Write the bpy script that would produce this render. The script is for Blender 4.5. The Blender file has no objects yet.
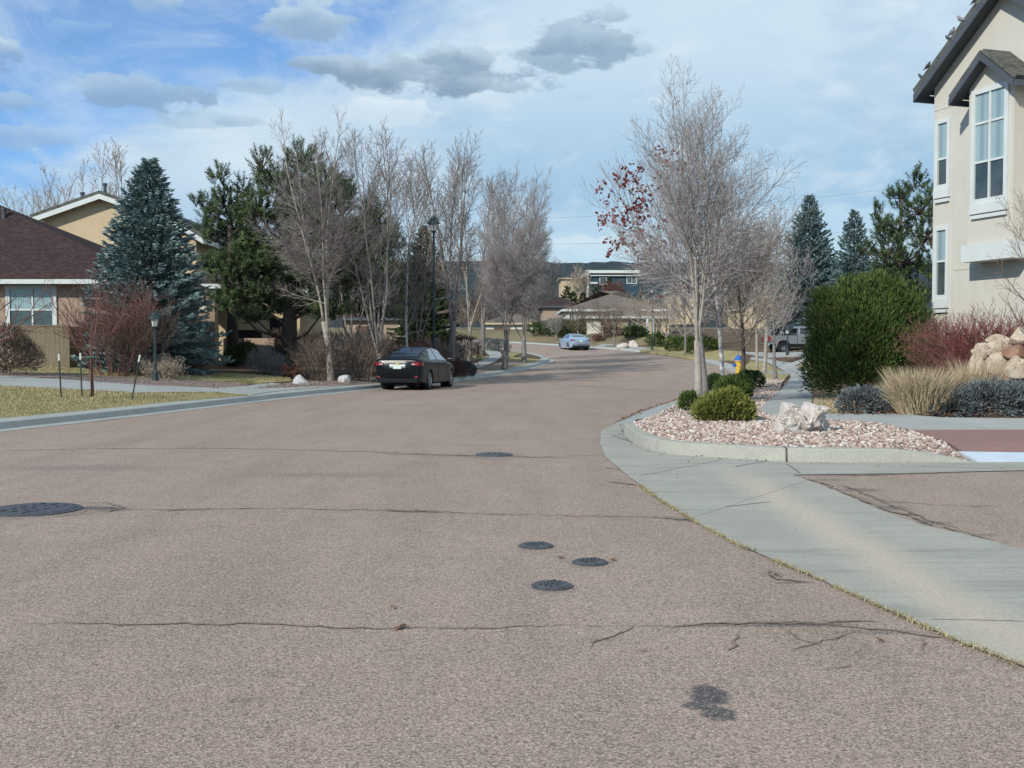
import bpy, bmesh, math, random
from math import sin, cos, pi, radians, sqrt, atan2
from mathutils import Vector, Matrix, noise
from mathutils.geometry import delaunay_2d_cdt

scene = bpy.context.scene
COL = scene.collection
HAZE = 4.5e-5
# ------------------------------------------------------------------ camera numbers and terrain
FPX = 1100.0; CAMH = 1.55; PITCH = math.atan((384 - 347) / FPX)
_cp, _sp = cos(PITCH), sin(PITCH)

def ray(u, v):
    a = (u - 512) / FPX; b = (384 - v) / FPX
    y = _cp + b * _sp; z = -_sp + b * _cp
    return a / y, z / y

def zr(y):                                   # height of the road along the street
    if y < 45: return 0.0
    if y < 95: return 0.0005 * (y - 45) ** 2
    if y < 140:
        t = y - 95; return 1.25 + 0.05 * t - 0.03 * t * t / 90
    if y < 420: return 2.825 + 0.02 * (y - 140)
    return 8.425

def pdist(x, y, pl):
    best = 1e9
    for i in range(len(pl) - 1):
        ax, ay = pl[i]; bx, by = pl[i + 1]
        dx, dy = bx - ax, by - ay
        t = ((x - ax) * dx + (y - ay) * dy) / (dx * dx + dy * dy + 1e-12)
        t = 0 if t < 0 else 1 if t > 1 else t
        d = (x - ax - t * dx) ** 2 + (y - ay - t * dy) ** 2
        if d < best: best = d
    return sqrt(best)

LEFT_EDGE = [(-13.0, -12), (-11.6, 6), (-10.4, 14), (-9.35, 20.04), (-8.54, 23.34), (-7.75, 27.48), (-6.5, 34.1), (-4.98, 39.66), (-3.7, 43.9),
             (-2.25, 49.0), (-0.62, 56.36), (1.0, 65.2), (2.3, 72.2), (3.0, 77.5), (3.05, 82.0), (2.3, 87.0), (1.0, 91.8), (-1.0, 96.5),
             (-4.5, 102.5), (-11, 111), (-24, 124), (-60, 152)]
RIGHT_EDGE = [(2.02, 21.7), (2.4, 23.4), (3.2, 26.62), (4.4, 30.6), (5.73, 34.8), (7.2, 39.8), (8.6, 44.88), (11.0, 54.5), (12.7, 64), (13.4, 72), (13.3, 80),
              (12.2, 87.5), (10.2, 93.2), (7.8, 97.5), (4.5, 103.0), (0.5, 109.5), (-6, 118.5), (-18, 131.5), (-55, 160)]
ISLAND = [(40, 14.9), (20, 14.75), (6.25, 14.68), (4.88, 14.60), (3.71, 14.68), (3.2, 15.05), (2.76, 15.34), (2.24, 15.76), (1.98, 16.7), (1.92, 18.4), (2.02, 20.16), (2.25, 21.5)]
RIGHT_ALL = ISLAND[:-1] + [(2.6, 22.9), (3.6, 26.4), (4.8, 30.4)] + [(x + .35, y - .1) for x, y in RIGHT_EDGE[4:]]

def sm(a, b, x):
    t = max(0, min(1, (x - a) / (b - a))); return t * t * (3 - 2 * t)

def inside(x, y, pg):
    r = False; j = len(pg) - 1
    for i in range(len(pg)):
        if (pg[i][1] > y) != (pg[j][1] > y) and x < (pg[j][0] - pg[i][0]) * (y - pg[i][1]) / (pg[j][1] - pg[i][1]) + pg[i][0]: r = not r
        j = i
    return r
ROADWAY = LEFT_EDGE + RIGHT_EDGE[::-1] + ISLAND[::-1] + [(40, -12)]
def HL(x, y):                                # left verge and yards
    d = 0 if inside(x, y, ROADWAY) else pdist(x, y, LEFT_EDGE)
    return zr(y) + 0.13 + 0.85 * (1 - math.exp(-max(0, d - 1) / 7))
def HR(x, y):                                # right island, lawns and yards
    d = 0 if inside(x, y, ROADWAY) else pdist(x, y, RIGHT_ALL)
    low = sm(4.9, 6.1, x) if y < 24 else 0      # dropped kerb at the ramp
    return zr(y) + 0.13 * (1 - low * (1 - sm(0.1, 1.7, d))) - .02 * low * (1 - sm(0, .4, d)) + 0.9 * sm(3.5 - 2.5 * sm(50, 70, y), 11 - 5 * sm(50, 70, y), d)

def hit(u, v, Hf):
    a, b = ray(u, v); y = 3.0; st = 0.4
    while y < 300 and CAMH + b * y > Hf(a * y, y): y += st
    lo, hi = y - st, y
    for _ in range(18):
        m = (lo + hi) / 2
        if CAMH + b * m > Hf(a * m, m): lo = m
        else: hi = m
    return Vector((a * hi, hi, Hf(a * hi, hi)))
def PL(u, v): return hit(u, v, HL)
def PR(u, v): return hit(u, v, HR)
def PG(u, v): return hit(u, v, lambda x, y: zr(y))
def at(u, v, y):                             # a point seen at (u, v), y metres up the street
    a, b = ray(u, v); return Vector((a * y, y, CAMH + b * y))
def onL(u, y): x = ray(u, 347)[0] * y; return Vector((x, y, HL(x, y)))
def onR(u, y): x = ray(u, 347)[0] * y; return Vector((x, y, HR(x, y)))

# ------------------------------------------------------------------ mesh helpers
class MB:
    def __init__(s): s.v = []; s.f = []; s.m = []; s.sm = False
    def face(s, idx, m=0): s.f.append(idx); s.m.append(m)
    def poly(s, pts, m=0):
        n = len(s.v); s.v += [tuple(p) for p in pts]; s.face(list(range(n, n + len(pts))), m)
    def box(s, c, d, rz=0, m=0, taper=1.0):
        n = len(s.v); x, y, z = [q / 2 for q in d]; cr, sr = cos(rz), sin(rz)
        for sz in (-1, 1):
            k = taper if sz > 0 else 1
            for sx, sy in ((-1, -1), (1, -1), (1, 1), (-1, 1)):
                px, py = sx * x * k, sy * y * k
                s.v.append((c[0] + px * cr - py * sr, c[1] + px * sr + py * cr, c[2] + sz * z))
        for q in ((3, 2, 1, 0), (4, 5, 6, 7), (0, 1, 5, 4), (1, 2, 6, 5), (2, 3, 7, 6), (3, 0, 4, 7)):
            s.face([n + i for i in q], m)
    def tube(s, pts, rad, sides=4, m=0, cap=True):
        n0 = len(s.v); P = [Vector(p) for p in pts]; k = len(P)
        ref = None
        for i in range(k):
            t = (P[min(i + 1, k - 1)] - P[max(i - 1, 0)])
            if t.length < 1e-9: t = Vector((0, 0, 1))
            t.normalize()
            if ref is None:
                ref = t.orthogonal().normalized()
            else:
                ref = ref - t * ref.dot(t)
                ref = ref.normalized() if ref.length > 1e-6 else t.orthogonal().normalized()
            b = t.cross(ref); r = rad[i] if not isinstance(rad, (int, float)) else rad
            for j in range(sides):
                a = 2 * pi * j / sides
                s.v.append(tuple(P[i] + ref * (cos(a) * r) + b * (sin(a) * r)))
        for i in range(k - 1):
            for j in range(sides):
                j2 = (j + 1) % sides
                s.face([n0 + i * sides + j, n0 + i * sides + j2, n0 + (i + 1) * sides + j2, n0 + (i + 1) * sides + j], m)
        if cap and sides > 2:
            s.face([n0 + (k - 1) * sides + j for j in range(sides)], m)
            s.face([n0 + j for j in reversed(range(sides))], m)
    def lathe(s, prof, c=(0, 0, 0), sides=12, m=0, ang=0):
        n0 = len(s.v)
        for r, z in prof:
            for j in range(sides):
                a = 2 * pi * j / sides + ang
                s.v.append((c[0] + r * cos(a), c[1] + r * sin(a), c[2] + z))
        for i in range(len(prof) - 1):
            for j in range(sides):
                j2 = (j + 1) % sides
                s.face([n0 + i * sides + j, n0 + i * sides + j2, n0 + (i + 1) * sides + j2, n0 + (i + 1) * sides + j], m)
        s.face([n0 + (len(prof) - 1) * sides + j for j in range(sides)], m)
        s.face([n0 + j for j in reversed(range(sides))], m)
    def prism(s, pts, vec, m=0):              # closed polygon pts pushed along vec
        n = len(s.v); k = len(pts); vec = Vector(vec)
        s.v += [tuple(p) for p in pts] + [tuple(Vector(p) + vec) for p in pts]
        s.face(list(range(k))[::-1], m); s.face([n + k + i for i in range(k)], m) if False else None
        s.f[-1] = [n + i for i in reversed(range(k))]
        s.face([n + k + i for i in range(k)], m)
        for i in range(k):
            j = (i + 1) % k
            s.face([n + i, n + j, n + k + j, n + k + i], m)
    def build(s, name, mats, parent=None, loc=None, smooth=False, fixn=False):
        me = bpy.data.meshes.new(name); me.from_pydata(s.v, [], s.f)
        if not isinstance(mats, (list, tuple)): mats = [mats]
        for q in mats: me.materials.append(q)
        if len(mats) > 1: me.polygons.foreach_set('material_index', s.m)
        if smooth: me.polygons.foreach_set('use_smooth', [True] * len(me.polygons))
        if fixn:
            bm = bmesh.new(); bm.from_mesh(me); bmesh.ops.recalc_face_normals(bm, faces=bm.faces); bm.to_mesh(me); bm.free()
        me.update()
        o = bpy.data.objects.new(name, me); COL.objects.link(o)
        if parent: o.parent = parent
        if loc is not None: o.location = loc
        return o

def tag(o, label=None, cat=None, group=None, kind=None):
    if label: o['label'] = label
    if cat: o['category'] = cat
    if group: o['group'] = group
    if kind: o['kind'] = kind
    return o
def thing(name, label, cat, loc=(0, 0, 0), rz=0, group=None):
    o = bpy.data.objects.new(name, None); COL.objects.link(o); o.empty_display_size = .2
    o.location = loc; o.rotation_euler = (0, 0, rz); return tag(o, label, cat, group)
def dup(root, loc, rz, label, scale=None):
    kids = [c for c in bpy.data.objects if c.parent == root]
    r = root.copy(); COL.objects.link(r); r.location = loc; r.rotation_euler = (0, 0, rz); r['label'] = label
    if scale: r.scale = (scale,) * 3
    for k in kids:
        c = k.copy(); COL.objects.link(c); c.parent = r
        for g in [q for q in bpy.data.objects if q.parent == k]:
            d = g.copy(); COL.objects.link(d); d.parent = c
    return r
def bevel(o, w, seg=2):
    bm = bmesh.new(); bm.from_mesh(o.data)
    bmesh.ops.remove_doubles(bm, verts=bm.verts, dist=1e-5)
    bmesh.ops.bevel(bm, geom=[e for e in bm.edges if e.is_manifold and e.calc_face_angle(0) > .4], offset=w, segments=seg, affect='EDGES', profile=.6)
    bm.to_mesh(o.data); bm.free(); return o

# ------------------------------------------------------------------ materials
def lin(c): return tuple(((q / 255) / 12.92 if q < 10 else (((q / 255) + .055) / 1.055) ** 2.4) for q in c)
class NT:
    def __init__(s, name):
        s.m = bpy.data.materials.new(name); s.m.use_nodes = True; s.t = s.m.node_tree
        s.b = s.t.nodes['Principled BSDF']; s.tc = s.t.nodes.new('ShaderNodeTexCoord')
    def n(s, t, **k):
        q = s.t.nodes.new(t)
        for a, b in k.items(): setattr(q, a, b)
        return q
    def l(s, a, b): s.t.links.new(a, b)
    def noise(s, scale, detail=4, rough=.6, vec=None, dist=0):
        q = s.n('ShaderNodeTexNoise'); q.inputs['Scale'].default_value = scale; q.inputs['Detail'].default_value = detail
        q.inputs['Roughness'].default_value = rough; q.inputs['Distortion'].default_value = dist
        s.l(vec or s.tc.outputs['Object'], q.inputs['Vector']); return q.outputs['Fac']
    def voro(s, scale, feat='F1', out='Distance', vec=None):
        q = s.n('ShaderNodeTexVoronoi', feature=feat); q.inputs['Scale'].default_value = scale
        s.l(vec or s.tc.outputs['Object'], q.inputs['Vector']); return q.outputs[out]
    def scaled(s, sc):
        q = s.n('ShaderNodeMapping'); q.inputs['Scale'].default_value = sc; s.l(s.tc.outputs['Object'], q.inputs['Vector']); return q.outputs['Vector']
    def ramp(s, fac, stops, interp='LINEAR'):
        q = s.n('ShaderNodeValToRGB'); q.color_ramp.interpolation = interp; e = q.color_ramp.elements
        while len(e) < len(stops): e.new(.5)
        for i, (p, c) in enumerate(stops):
            e[i].position = p; e[i].color = (c if len(c) == 4 else tuple(c) + (1,)) if isinstance(c, (tuple, list)) else (c, c, c, 1)
        s.l(fac, q.inputs['Fac']); return q.outputs['Color']
    def mix(s, fac, a, b, mode='MIX'):
        q = s.n('ShaderNodeMix', data_type='RGBA', blend_type=mode)
        for i, x in ((0, fac), (6, a), (7, b)):
            if hasattr(x, 'is_linked') or hasattr(x, 'links'): s.l(x, q.inputs[i])
            else: q.inputs[i].default_value = x if i == 0 else (tuple(x) + (1,) if len(x) == 3 else x)
        return q.outputs[2]
    def math(s, op, a, b=0.0, c=None, clamp=False):
        q = s.n('ShaderNodeMath', operation=op, use_clamp=clamp)
        for i, x in enumerate((a, b) + ((c,) if c is not None else ())):
            if hasattr(x, 'links'): s.l(x, q.inputs[i])
            else: q.inputs[i].default_value = x
        return q.outputs[0]
    def bump(s, h, st=.3, d=.02):
        q = s.n('ShaderNodeBump'); q.inputs['Strength'].default_value = st; q.inputs['Distance'].default_value = d
        s.l(h, q.inputs['Height']); s.l(q.outputs['Normal'], s.b.inputs['Normal'])
    def col(s, c): s.l(c, s.b.inputs['Base Color']) if hasattr(c, 'links') else setattr(s.b.inputs['Base Color'], 'default_value', tuple(c) + (1,))
    def rough(s, r, spec=.3): s.b.inputs['Roughness'].default_value = r; s.b.inputs['Specular IOR Level'].default_value = spec; return s

def simple(name, c1, c2=None, scale=6, rough=.8, bump=0, bscale=None, spec=.25, detail=5, metal=0, coat=0):
    t = NT(name); t.rough(rough, spec); t.b.inputs['Metallic'].default_value = metal
    if coat: t.b.inputs['Coat Weight'].default_value = coat; t.b.inputs['Coat Roughness'].default_value = .04
    if c2 is None: c2 = tuple(q * .8 for q in c1)
    f = t.noise(scale, detail); t.col(t.ramp(f, [(.32, c2), (.68, c1)]))
    if bump: t.bump(t.noise(bscale or scale * 4, 4), bump, .02)
    return t.m
def leafmat(name, stops, rough=.65, transl=.15):
    t = NT(name); t.rough(rough, .25)
    g = t.n('ShaderNodeNewGeometry'); o = t.noise(1.3, 3)
    f = t.math('ADD', t.math('MULTIPLY', g.outputs['Random Per Island'], .65), t.math('MULTIPLY', o, .4))
    c = t.ramp(f, stops); t.col(c)
    if transl:
        tr = t.n('ShaderNodeBsdfTranslucent'); t.l(c, tr.inputs['Color']); mx = t.n('ShaderNodeMixShader'); mx.inputs[0].default_value = transl
        out = t.t.nodes['Material Output']; t.l(t.b.outputs[0], mx.inputs[1]); t.l(tr.outputs[0], mx.inputs[2]); t.l(mx.outputs[0], out.inputs['Surface'])
    return t.m
STAINS = ((709, 695, .105, .17, .9, .35), (718, 713, .085, .13, .85, .35), (695, 706, .07, .06, .8, .4), (774, 575, .05, .17, .8, .4), (790, 583, .12, .03, .6, .4), (690, 520, .22, .14, .65, .5), (860, 490, .28, .22, .5, .5), (890, 508, .22, .2, .5, .5), (930, 523, .25, .14, .5, .5), (980, 535, .2, .1, .45, .5), (830, 480, .25, .15, .35, .5), (40, 511, .75, .5, .55, .6), (98, 508, .34, .13, .75, .5), (112, 510, .22, .10, .6, .5), (536, 547, .2, .3, .3, .6), (552, 588, .19, .22, .35, .6), (590, 564, .19, .26, .3, .6), (494, 456, .5, .7, .3, .6), (800, 625, .45, .05, .6, .5), (700, 626, .5, .03, .5, .5), (880, 632, .3, .06, .45, .5), (600, 640, .2, .1, .2, .7), (330, 475, 1.2, .35, .22, .7), (80, 468, 1.6, .5, .28, .7), (470, 445, .8, .4, .15, .8), (250, 700, .12, .1, .25, .7), (410, 628, .1, .03, .5, .5), (180, 510, .25, .06, .6, .5), (410, 511, .35, .08, .6, .5), (470, 456, .8, .12, .5, .5))
M = {}
def mk():
    # asphalt with pink and grey chippings
    t = NT('pink_asphalt'); t.rough(.88, .3)
    big = t.noise(.22, 4, .6); mid = t.noise(1.7, 5, .65); str_ = t.noise(.55, 4, .6, t.scaled((2.4, .45, 1)))
    base = t.mix(t.ramp(big, [(.35, 0), (.65, 1)]), (.42, .305, .248), (.475, .353, .288))
    base = t.mix(t.ramp(str_, [(.46, 0), (.68, .7)]), base, (.28, .22, .165))
    base = t.mix(t.ramp(mid, [(.42, 0), (.62, .35)]), base, (.29, .24, .18))
    v = t.voro(105, 'F1', 'Color'); sep = t.n('ShaderNodeSeparateColor'); t.l(v, sep.inputs[0])
    st = t.ramp(sep.outputs[0], [(0, (.05, .045, .038)), (.25, (.18, .14, .105)), (.5, (.36, .265, .205)), (.80, (.47, .355, .28)), (.94, (.56, .465, .365)), (1, (.76, .68, .56))])
    c = t.mix(.46, base, st)
    gap = t.ramp(t.voro(105), [(.0, 1), (.5, 1), (.8, .52)]); c = t.mix(1, c, gap, 'MULTIPLY')
    sx = t.n('ShaderNodeSeparateXYZ'); t.l(t.tc.outputs['Object'], sx.inputs[0]); nf = t.math('SUBTRACT', t.math('ADD', t.math('MULTIPLY', t.noise(7, 6, .75), .6), t.math('MULTIPLY', t.noise(38, 4, .8), .4)), .5)
    tar = t.ramp(sep.outputs[0], [(0, (.03, .032, .036)), (.75, (.085, .083, .085)), (1, (.24, .22, .20))])
    for (u, v, rx, ry, am, soft) in STAINS:
        a_, b_ = ray(u, v); yy = -CAMH / b_; xx = a_ * yy
        dx = t.math('DIVIDE', t.math('SUBTRACT', sx.outputs[0], xx), rx); dy = t.math('DIVIDE', t.math('SUBTRACT', sx.outputs[1], yy), ry)
        d = t.math('ADD', t.math('SQRT', t.math('ADD', t.math('MULTIPLY', dx, dx), t.math('MULTIPLY', dy, dy))), t.math('MULTIPLY', nf, 2.6))
        c = t.mix(t.ramp(d, [(1 - soft, am), (1, 0)]), c, tar)
    t.col(c); t.bump(t.math('ADD', t.voro(105), t.math('MULTIPLY', t.noise(30, 3), .5)), .35, .008); M['asphalt'] = t.m
    t = NT('crack_sealant'); t.rough(.8, .3)
    t.col(t.mix(t.ramp(t.noise(9, 6, .75), [(.40, 0), (.6, 1)]), (.13, .105, .085), (.30, .23, .17))); t.bump(t.noise(90, 2), .4, .01); M['crack'] = t.m
    t = NT('pale_filler'); t.rough(.9); t.col(t.ramp(t.noise(20, 4), [(.4, (.26, .21, .17)), (.6, (.5, .45, .36))])); M['pale_crack'] = t.m
    t = NT('asphalt_patch'); t.rough(.85, .3)
    v = t.voro(65, 'F1', 'Color'); sep = t.n('ShaderNodeSeparateColor'); t.l(v, sep.inputs[0])
    t.col(t.mix(t.ramp(t.noise(11, 5, .7), [(.50, 0), (.64, .8)]), t.ramp(sep.outputs[0], [(0, (.02, .022, .027)), (.8, (.06, .062, .07)), (1, (.2, .2, .2))]), (.30, .24, .205))); t.bump(t.voro(65), .5, .01); M['patch'] = t.m
    # concrete
    def concrete(name, a, b, dirt):
        t = NT(name); t.rough(.88, .25)
        c = t.mix(t.ramp(t.noise(.7, 5, .65), [(.35, 0), (.65, 1)]), a, b)
        c = t.mix(t.ramp(t.noise(1.1, 5, .7, t.scaled((1, 3.2, 1))), [(.52, 0), (.72, .5)]), c, dirt)
        c = t.mix(t.ramp(t.noise(55, 3, .7), [(.3, .45), (.6, 0)]), c, tuple(q * .6 for q in dirt))
        t.col(c); t.bump(t.noise(70, 3), .15, .01); return t
    M['walk'] = concrete('walk_concrete', (.36, .375, .35), (.42, .43, .40), (.25, .255, .24)).m
    M['curb'] = concrete('curb_concrete', (.37, .37, .31), (.44, .43, .37), (.24, .24, .19)).m
    t = NT('pan_concrete'); t.rough(.85, .25)
    c = t.mix(t.ramp(t.noise(.8, 5, .65), [(.35, 0), (.65, 1)]), (.355, .348, .29), (.425, .415, .345))
    c = t.mix(t.ramp(t.noise(1.3, 6, .7, t.scaled((.35, 2.6, 1)), 1.0), [(.5, 0), (.66, .75)]), c, (.255, .255, .215))
    sx = t.n('ShaderNodeSeparateXYZ'); t.l(t.tc.outputs['Object'], sx.inputs[0])
    off = t.math('ADD', sx.outputs[0], t.math('MULTIPLY', t.noise(.6, 4), .5))
    d = t.math('ABSOLUTE', t.math('SUBTRACT', off, 2.92))
    band = t.math('MULTIPLY', t.ramp(d, [(.0, .95), (.1, .75), (.36, 0)]), t.ramp(t.math('DIVIDE', sx.outputs[1], 20), [(.6, 1), (.72, 0)]))
    c = t.mix(band, c, (.53, .455, .35))
    c = t.mix(t.ramp(t.noise(60, 3, .7), [(.3, .4), (.6, 0)]), c, (.16, .17, .16))
    t.col(c); t.bump(t.noise(70, 3), .12, .01); M['pan'] = t.m
    M['joint'] = simple('joint_dark', (.13, .125, .11), (.07, .07, .06), 12)
    # ground covers
    t = NT('dry_lawn'); t.rough(.95, .1)
    c = t.mix(t.ramp(t.noise(.55, 5, .65), [(.38, 0), (.62, 1)]), (.44, .36, .19), (.29, .275, .125))
    c = t.mix(t.ramp(t.noise(14, 4, .7), [(.35, .3), (.65, 0)]), c, (.2, .165, .085)); t.col(c); t.bump(t.noise(40, 4), .7, .04); M['lawn'] = t.m
    t = NT('bark_mulch'); t.rough(.95, .1)
    c = t.mix(t.ramp(t.noise(.6, 5), [(.4, 0), (.6, 1)]), (.17, .12, .08), (.27, .205, .13))
    c = t.mix(t.ramp(t.voro(14), [(.1, 0), (.5, .6)]), c, (.06, .04, .028)); t.col(c); t.bump(t.voro(16), .8, .05); M['mulch'] = t.m
    t = NT('rock_bed'); t.rough(.9, .2)
    v = t.voro(17, 'F1', 'Color'); sep = t.n('ShaderNodeSeparateColor'); t.l(v, sep.inputs[0])
    c = t.ramp(sep.outputs[0], [(0, (.18, .13, .105)), (.3, (.36, .265, .215)), (.7, (.47, .36, .30)), (1, (.62, .54, .48))])
    c = t.mix(1, c, t.ramp(t.voro(17), [(.25, 1), (.75, .35)]), 'MULTIPLY'); t.col(c); t.bump(t.voro(17), .9, .05); M['rockbed'] = t.m
    t = NT('gravel_stone'); t.rough(.85, .25)
    g = t.n('ShaderNodeNewGeometry')
    c = t.ramp(g.outputs['Random Per Island'], [(0, (.22, .15, .12)), (.2, (.38, .27, .22)), (.5, (.50, .385, .315)), (.75, (.56, .48, .41)), (1, (.72, .68, .62))])
    c = t.mix(t.ramp(t.noise(40, 4), [(.35, .35), (.6, 0)]), c, (.2, .15, .12)); t.col(c); M['gravel'] = t.m
    t = NT('dry_ground'); t.rough(.95, .1)
    c = t.mix(t.ramp(t.noise(.05, 6), [(.4, 0), (.6, 1)]), (.25, .20, .12), (.16, .14, .08)); t.col(c); t.bump(t.noise(3, 4), .4, .1); M['ground'] = t.m
    M['redpad'] = simple('red_paver', (.29, .175, .15), (.25, .15, .13), 3, .85, .2, 60)
    M['bluestrip'] = simple('pale_concrete_ramp', (.58, .66, .72), (.50, .57, .63), 3, .7)
    t = NT('forest_hill'); t.rough(1, 0)
    t.col(t.ramp(t.noise(.035, 7, .75), [(.35, (.018, .027, .028)), (.62, (.034, .043, .038)), (.78, (.09, .075, .055))])); M['hill'] = t.m
    # rocks
    def rock(name, stops, sc=3):
        t = NT(name); t.rough(.85, .25); c = t.ramp(t.noise(sc, 7, .7), stops)
        c = t.mix(t.ramp(t.noise(sc * 6, 4, .8), [(.33, .6), (.5, 0)]), c, (.10, .075, .06)); t.col(c); t.bump(t.noise(sc * 5, 6, .7), .7, .06); return t.m
    M['quartz'] = rock('pink_quartz', [(.3, (.38, .30, .24)), (.45, (.64, .56, .49)), (.7, (.78, .75, .70))], 5)
    M['whiterock'] = rock('white_rock', [(.3, (.42, .42, .42)), (.6, (.62, .61, .6))])
    M['sandstone'] = rock('buff_sandstone', [(.3, (.40, .30, .21)), (.5, (.56, .46, .345)), (.7, (.64, .56, .45))])
    M['redstone'] = rock('red_sandstone', [(.3, (.22, .115, .075)), (.7, (.38, .23, .16))])
    # barks and leaves
    M['greybark'] = simple('grey_bark', (.27, .25, .235), (.14, .128, .12), 9, .9, .5)
    M['palebark'] = simple('pale_bark', (.42, .385, .33), (.23, .20, .165), 7, .9, .5)
    M['birch'] = simple('white_birch_bark', (.62, .61, .58), (.30, .28, .26), 8, .8, .3)
    M['darkbark'] = simple('dark_bark', (.13, .10, .08), (.065, .05, .042), 8, .95, .7)
    M['greytwig'] = simple('grey_twigs', (.335, .31, .295), (.21, .19, .18), 5, .9)
    M['darktwig'] = simple('dark_grey_twigs', (.25, .222, .20), (.15, .13, .118), 5, .9)
    M['tantwig'] = simple('tan_twigs', (.40, .335, .27), (.26, .21, .165), 5, .9)
    M['browntwig'] = simple('brown_twigs', (.215, .165, .13), (.12, .09, .07), 5, .9)
    M['redtwig'] = simple('red_twigs', (.20, .095, .075), (.11, .055, .045), 4, .85)
    M['redtwig2'] = simple('crimson_twigs', (.22, .07, .06), (.12, .045, .04), 4, .85)
    M['redleaf'] = leafmat('russet_leaves', [(.1, (.08, .018, .022)), (.5, (.16, .033, .036)), (.9, (.25, .08, .06))])
    M['spruce'] = leafmat('blue_spruce_needles', [(.1, (.055, .095, .10)), (.5, (.165, .25, .25)), (.85, (.33, .43, .42))], .7, 0)
    M['pine'] = leafmat('pine_needles', [(.1, (.020, .040, .015)), (.5, (.052, .088, .030)), (.85, (.12, .155, .06))], .7, 0)
    M['juniper'] = leafmat('juniper_sprays', [(.1, (.020, .046, .014)), (.5, (.064, .112, .028)), (.85, (.16, .20, .05))], .75, .0)
    M['goldjuniper'] = leafmat('gold_juniper_sprays', [(.1, (.05, .07, .014)), (.5, (.15, .17, .036)), (.85, (.30, .30, .075))], .75, .0)
    M['greenshrub'] = leafmat('green_shrub_leaves', [(.1, (.018, .038, .012)), (.5, (.05, .09, .025)), (.85, (.10, .15, .05))], .7, .1)
    M['bluejuniper'] = leafmat('blue_juniper_sprays', [(.1, (.05, .06, .064)), (.5, (.115, .135, .14)), (.85, (.23, .26, .26))], .75, 0)
    M['straw'] = leafmat('straw_blades', [(.1, (.26, .20, .12)), (.5, (.48, .39, .25)), (.85, (.64, .54, .37))], .8, .2)
    M['lawnblade'] = leafmat('dry_lawn_blades', [(.1, (.22, .19, .09)), (.5, (.38, .32, .165)), (.85, (.50, .43, .24))], .8, .2)
    M['weed'] = leafmat('dry_weeds', [(.1, (.24, .19, .09)), (.5, (.42, .35, .17)), (.85, (.54, .47, .26))], .8, .2)
    M['deadleaf'] = leafmat('dead_leaves', [(.1, (.09, .04, .022)), (.5, (.21, .10, .055)), (.85, (.36, .20, .11))], .8, .1)
    # buildings
    M['cream'] = simple('cream_stucco', (.585, .55, .455), (.55, .515, .425), 1.2, .92, .25, 60)
    t = NT('cream_stucco'); t.rough(.92, .2)
    c = t.mix(t.ramp(t.noise(.9, 5, .65), [(.35, 0), (.65, 1)]), (.58, .56, .485), (.545, .525, .45))
    c = t.mix(t.ramp(t.noise(1.6, 5, .65, t.scaled((2.2, 2.2, .22))), [(.5, 0), (.75, .35)]), c, (.47, .43, .355)); c = t.mix(t.ramp(t.noise(45, 3, .8), [(.3, .22), (.55, 0)]), c, (.42, .38, .31)); t.col(c); t.bump(t.noise(55, 4, .7), .4, .02); M['cream'] = t.m
    M['tan'] = simple('tan_stucco', (.54, .43, .28), (.49, .39, .25), 1.2, .92, .2, 60)
    M['rosetan'] = simple('rose_tan_stucco', (.375, .285, .215), (.325, .245, .18), 1.2, .92, .2, 60)
    M['white'] = simple('white_trim', (.60, .645, .62), (.555, .595, .57), 2, .6)
    M['darktrim'] = simple('slate_trim', (.085, .10, .115), (.068, .08, .092), 2, .6)
    def shingle(name, stops):
        t = NT(name); t.rough(.95, .1)
        br = t.n('ShaderNodeTexBrick'); br.inputs['Scale'].default_value = 3.2; br.inputs['Mortar Size'].default_value = .012
        br.inputs['Color1'].default_value = (0, 0, 0, 1); br.inputs['Color2'].default_value = (1, 1, 1, 1); br.inputs['Mortar'].default_value = (.0, .0, .0, 1)
        mp = t.n('ShaderNodeMapping'); t.l(t.tc.outputs['UV'], mp.inputs[0]); t.l(mp.outputs[0], br.inputs['Vector'])
        f = t.mix(.45, br.outputs['Color'], t.noise(3, 5)); t.col(t.ramp(f, stops)); t.bump(br.outputs['Color'], .3, .03); return t.m
    M['greyroof'] = shingle('grey_green_shingles', [(.1, (.055, .058, .05)), (.5, (.11, .115, .098)), (.9, (.17, .17, .145))])
    M['brownroof'] = shingle('brown_shingles', [(.1, (.032, .021, .020)), (.5, (.052, .035, .033)), (.9, (.075, .051, .047))])
    M['farroof'] = shingle('taupe_shingles', [(.1, (.12, .10, .085)), (.5, (.17, .145, .12)), (.9, (.22, .19, .16))])
    t = NT('window_glass'); t.rough(.06, .6); t.col(t.ramp(t.noise(.9, 3), [(.35, (.035, .05, .055)), (.65, (.075, .10, .105))])); M['glass'] = t.m
    t = NT('curtained_glass'); t.rough(.07, .6)
    w = t.n('ShaderNodeTexWave'); w.inputs['Scale'].default_value = 3.5; w.inputs['Distortion'].default_value = 2; t.l(t.scaled((1, 1, .02)), w.inputs['Vector'])
    t.col(t.mix(w.outputs['Fac'], (.20, .29, .31), (.30, .40, .41))); M['curtain'] = t.m
    t = NT('ledge_stone'); t.rough(.9, .2)
    br = t.n('ShaderNodeTexBrick'); br.inputs['Scale'].default_value = 4.0; br.inputs['Mortar Size'].default_value = .02; br.inputs['Color1'].default_value = (.40, .31, .22, 1); br.inputs['Color2'].default_value = (.26, .20, .145, 1); br.inputs['Mortar'].default_value = (.12, .10, .08, 1)
    mp = t.n('ShaderNodeMapping'); mp.inputs['Rotation'].default_value = (pi / 2, 0, 0); t.l(t.tc.outputs['Object'], mp.inputs[0]); t.l(mp.outputs[0], br.inputs['Vector'])
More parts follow.
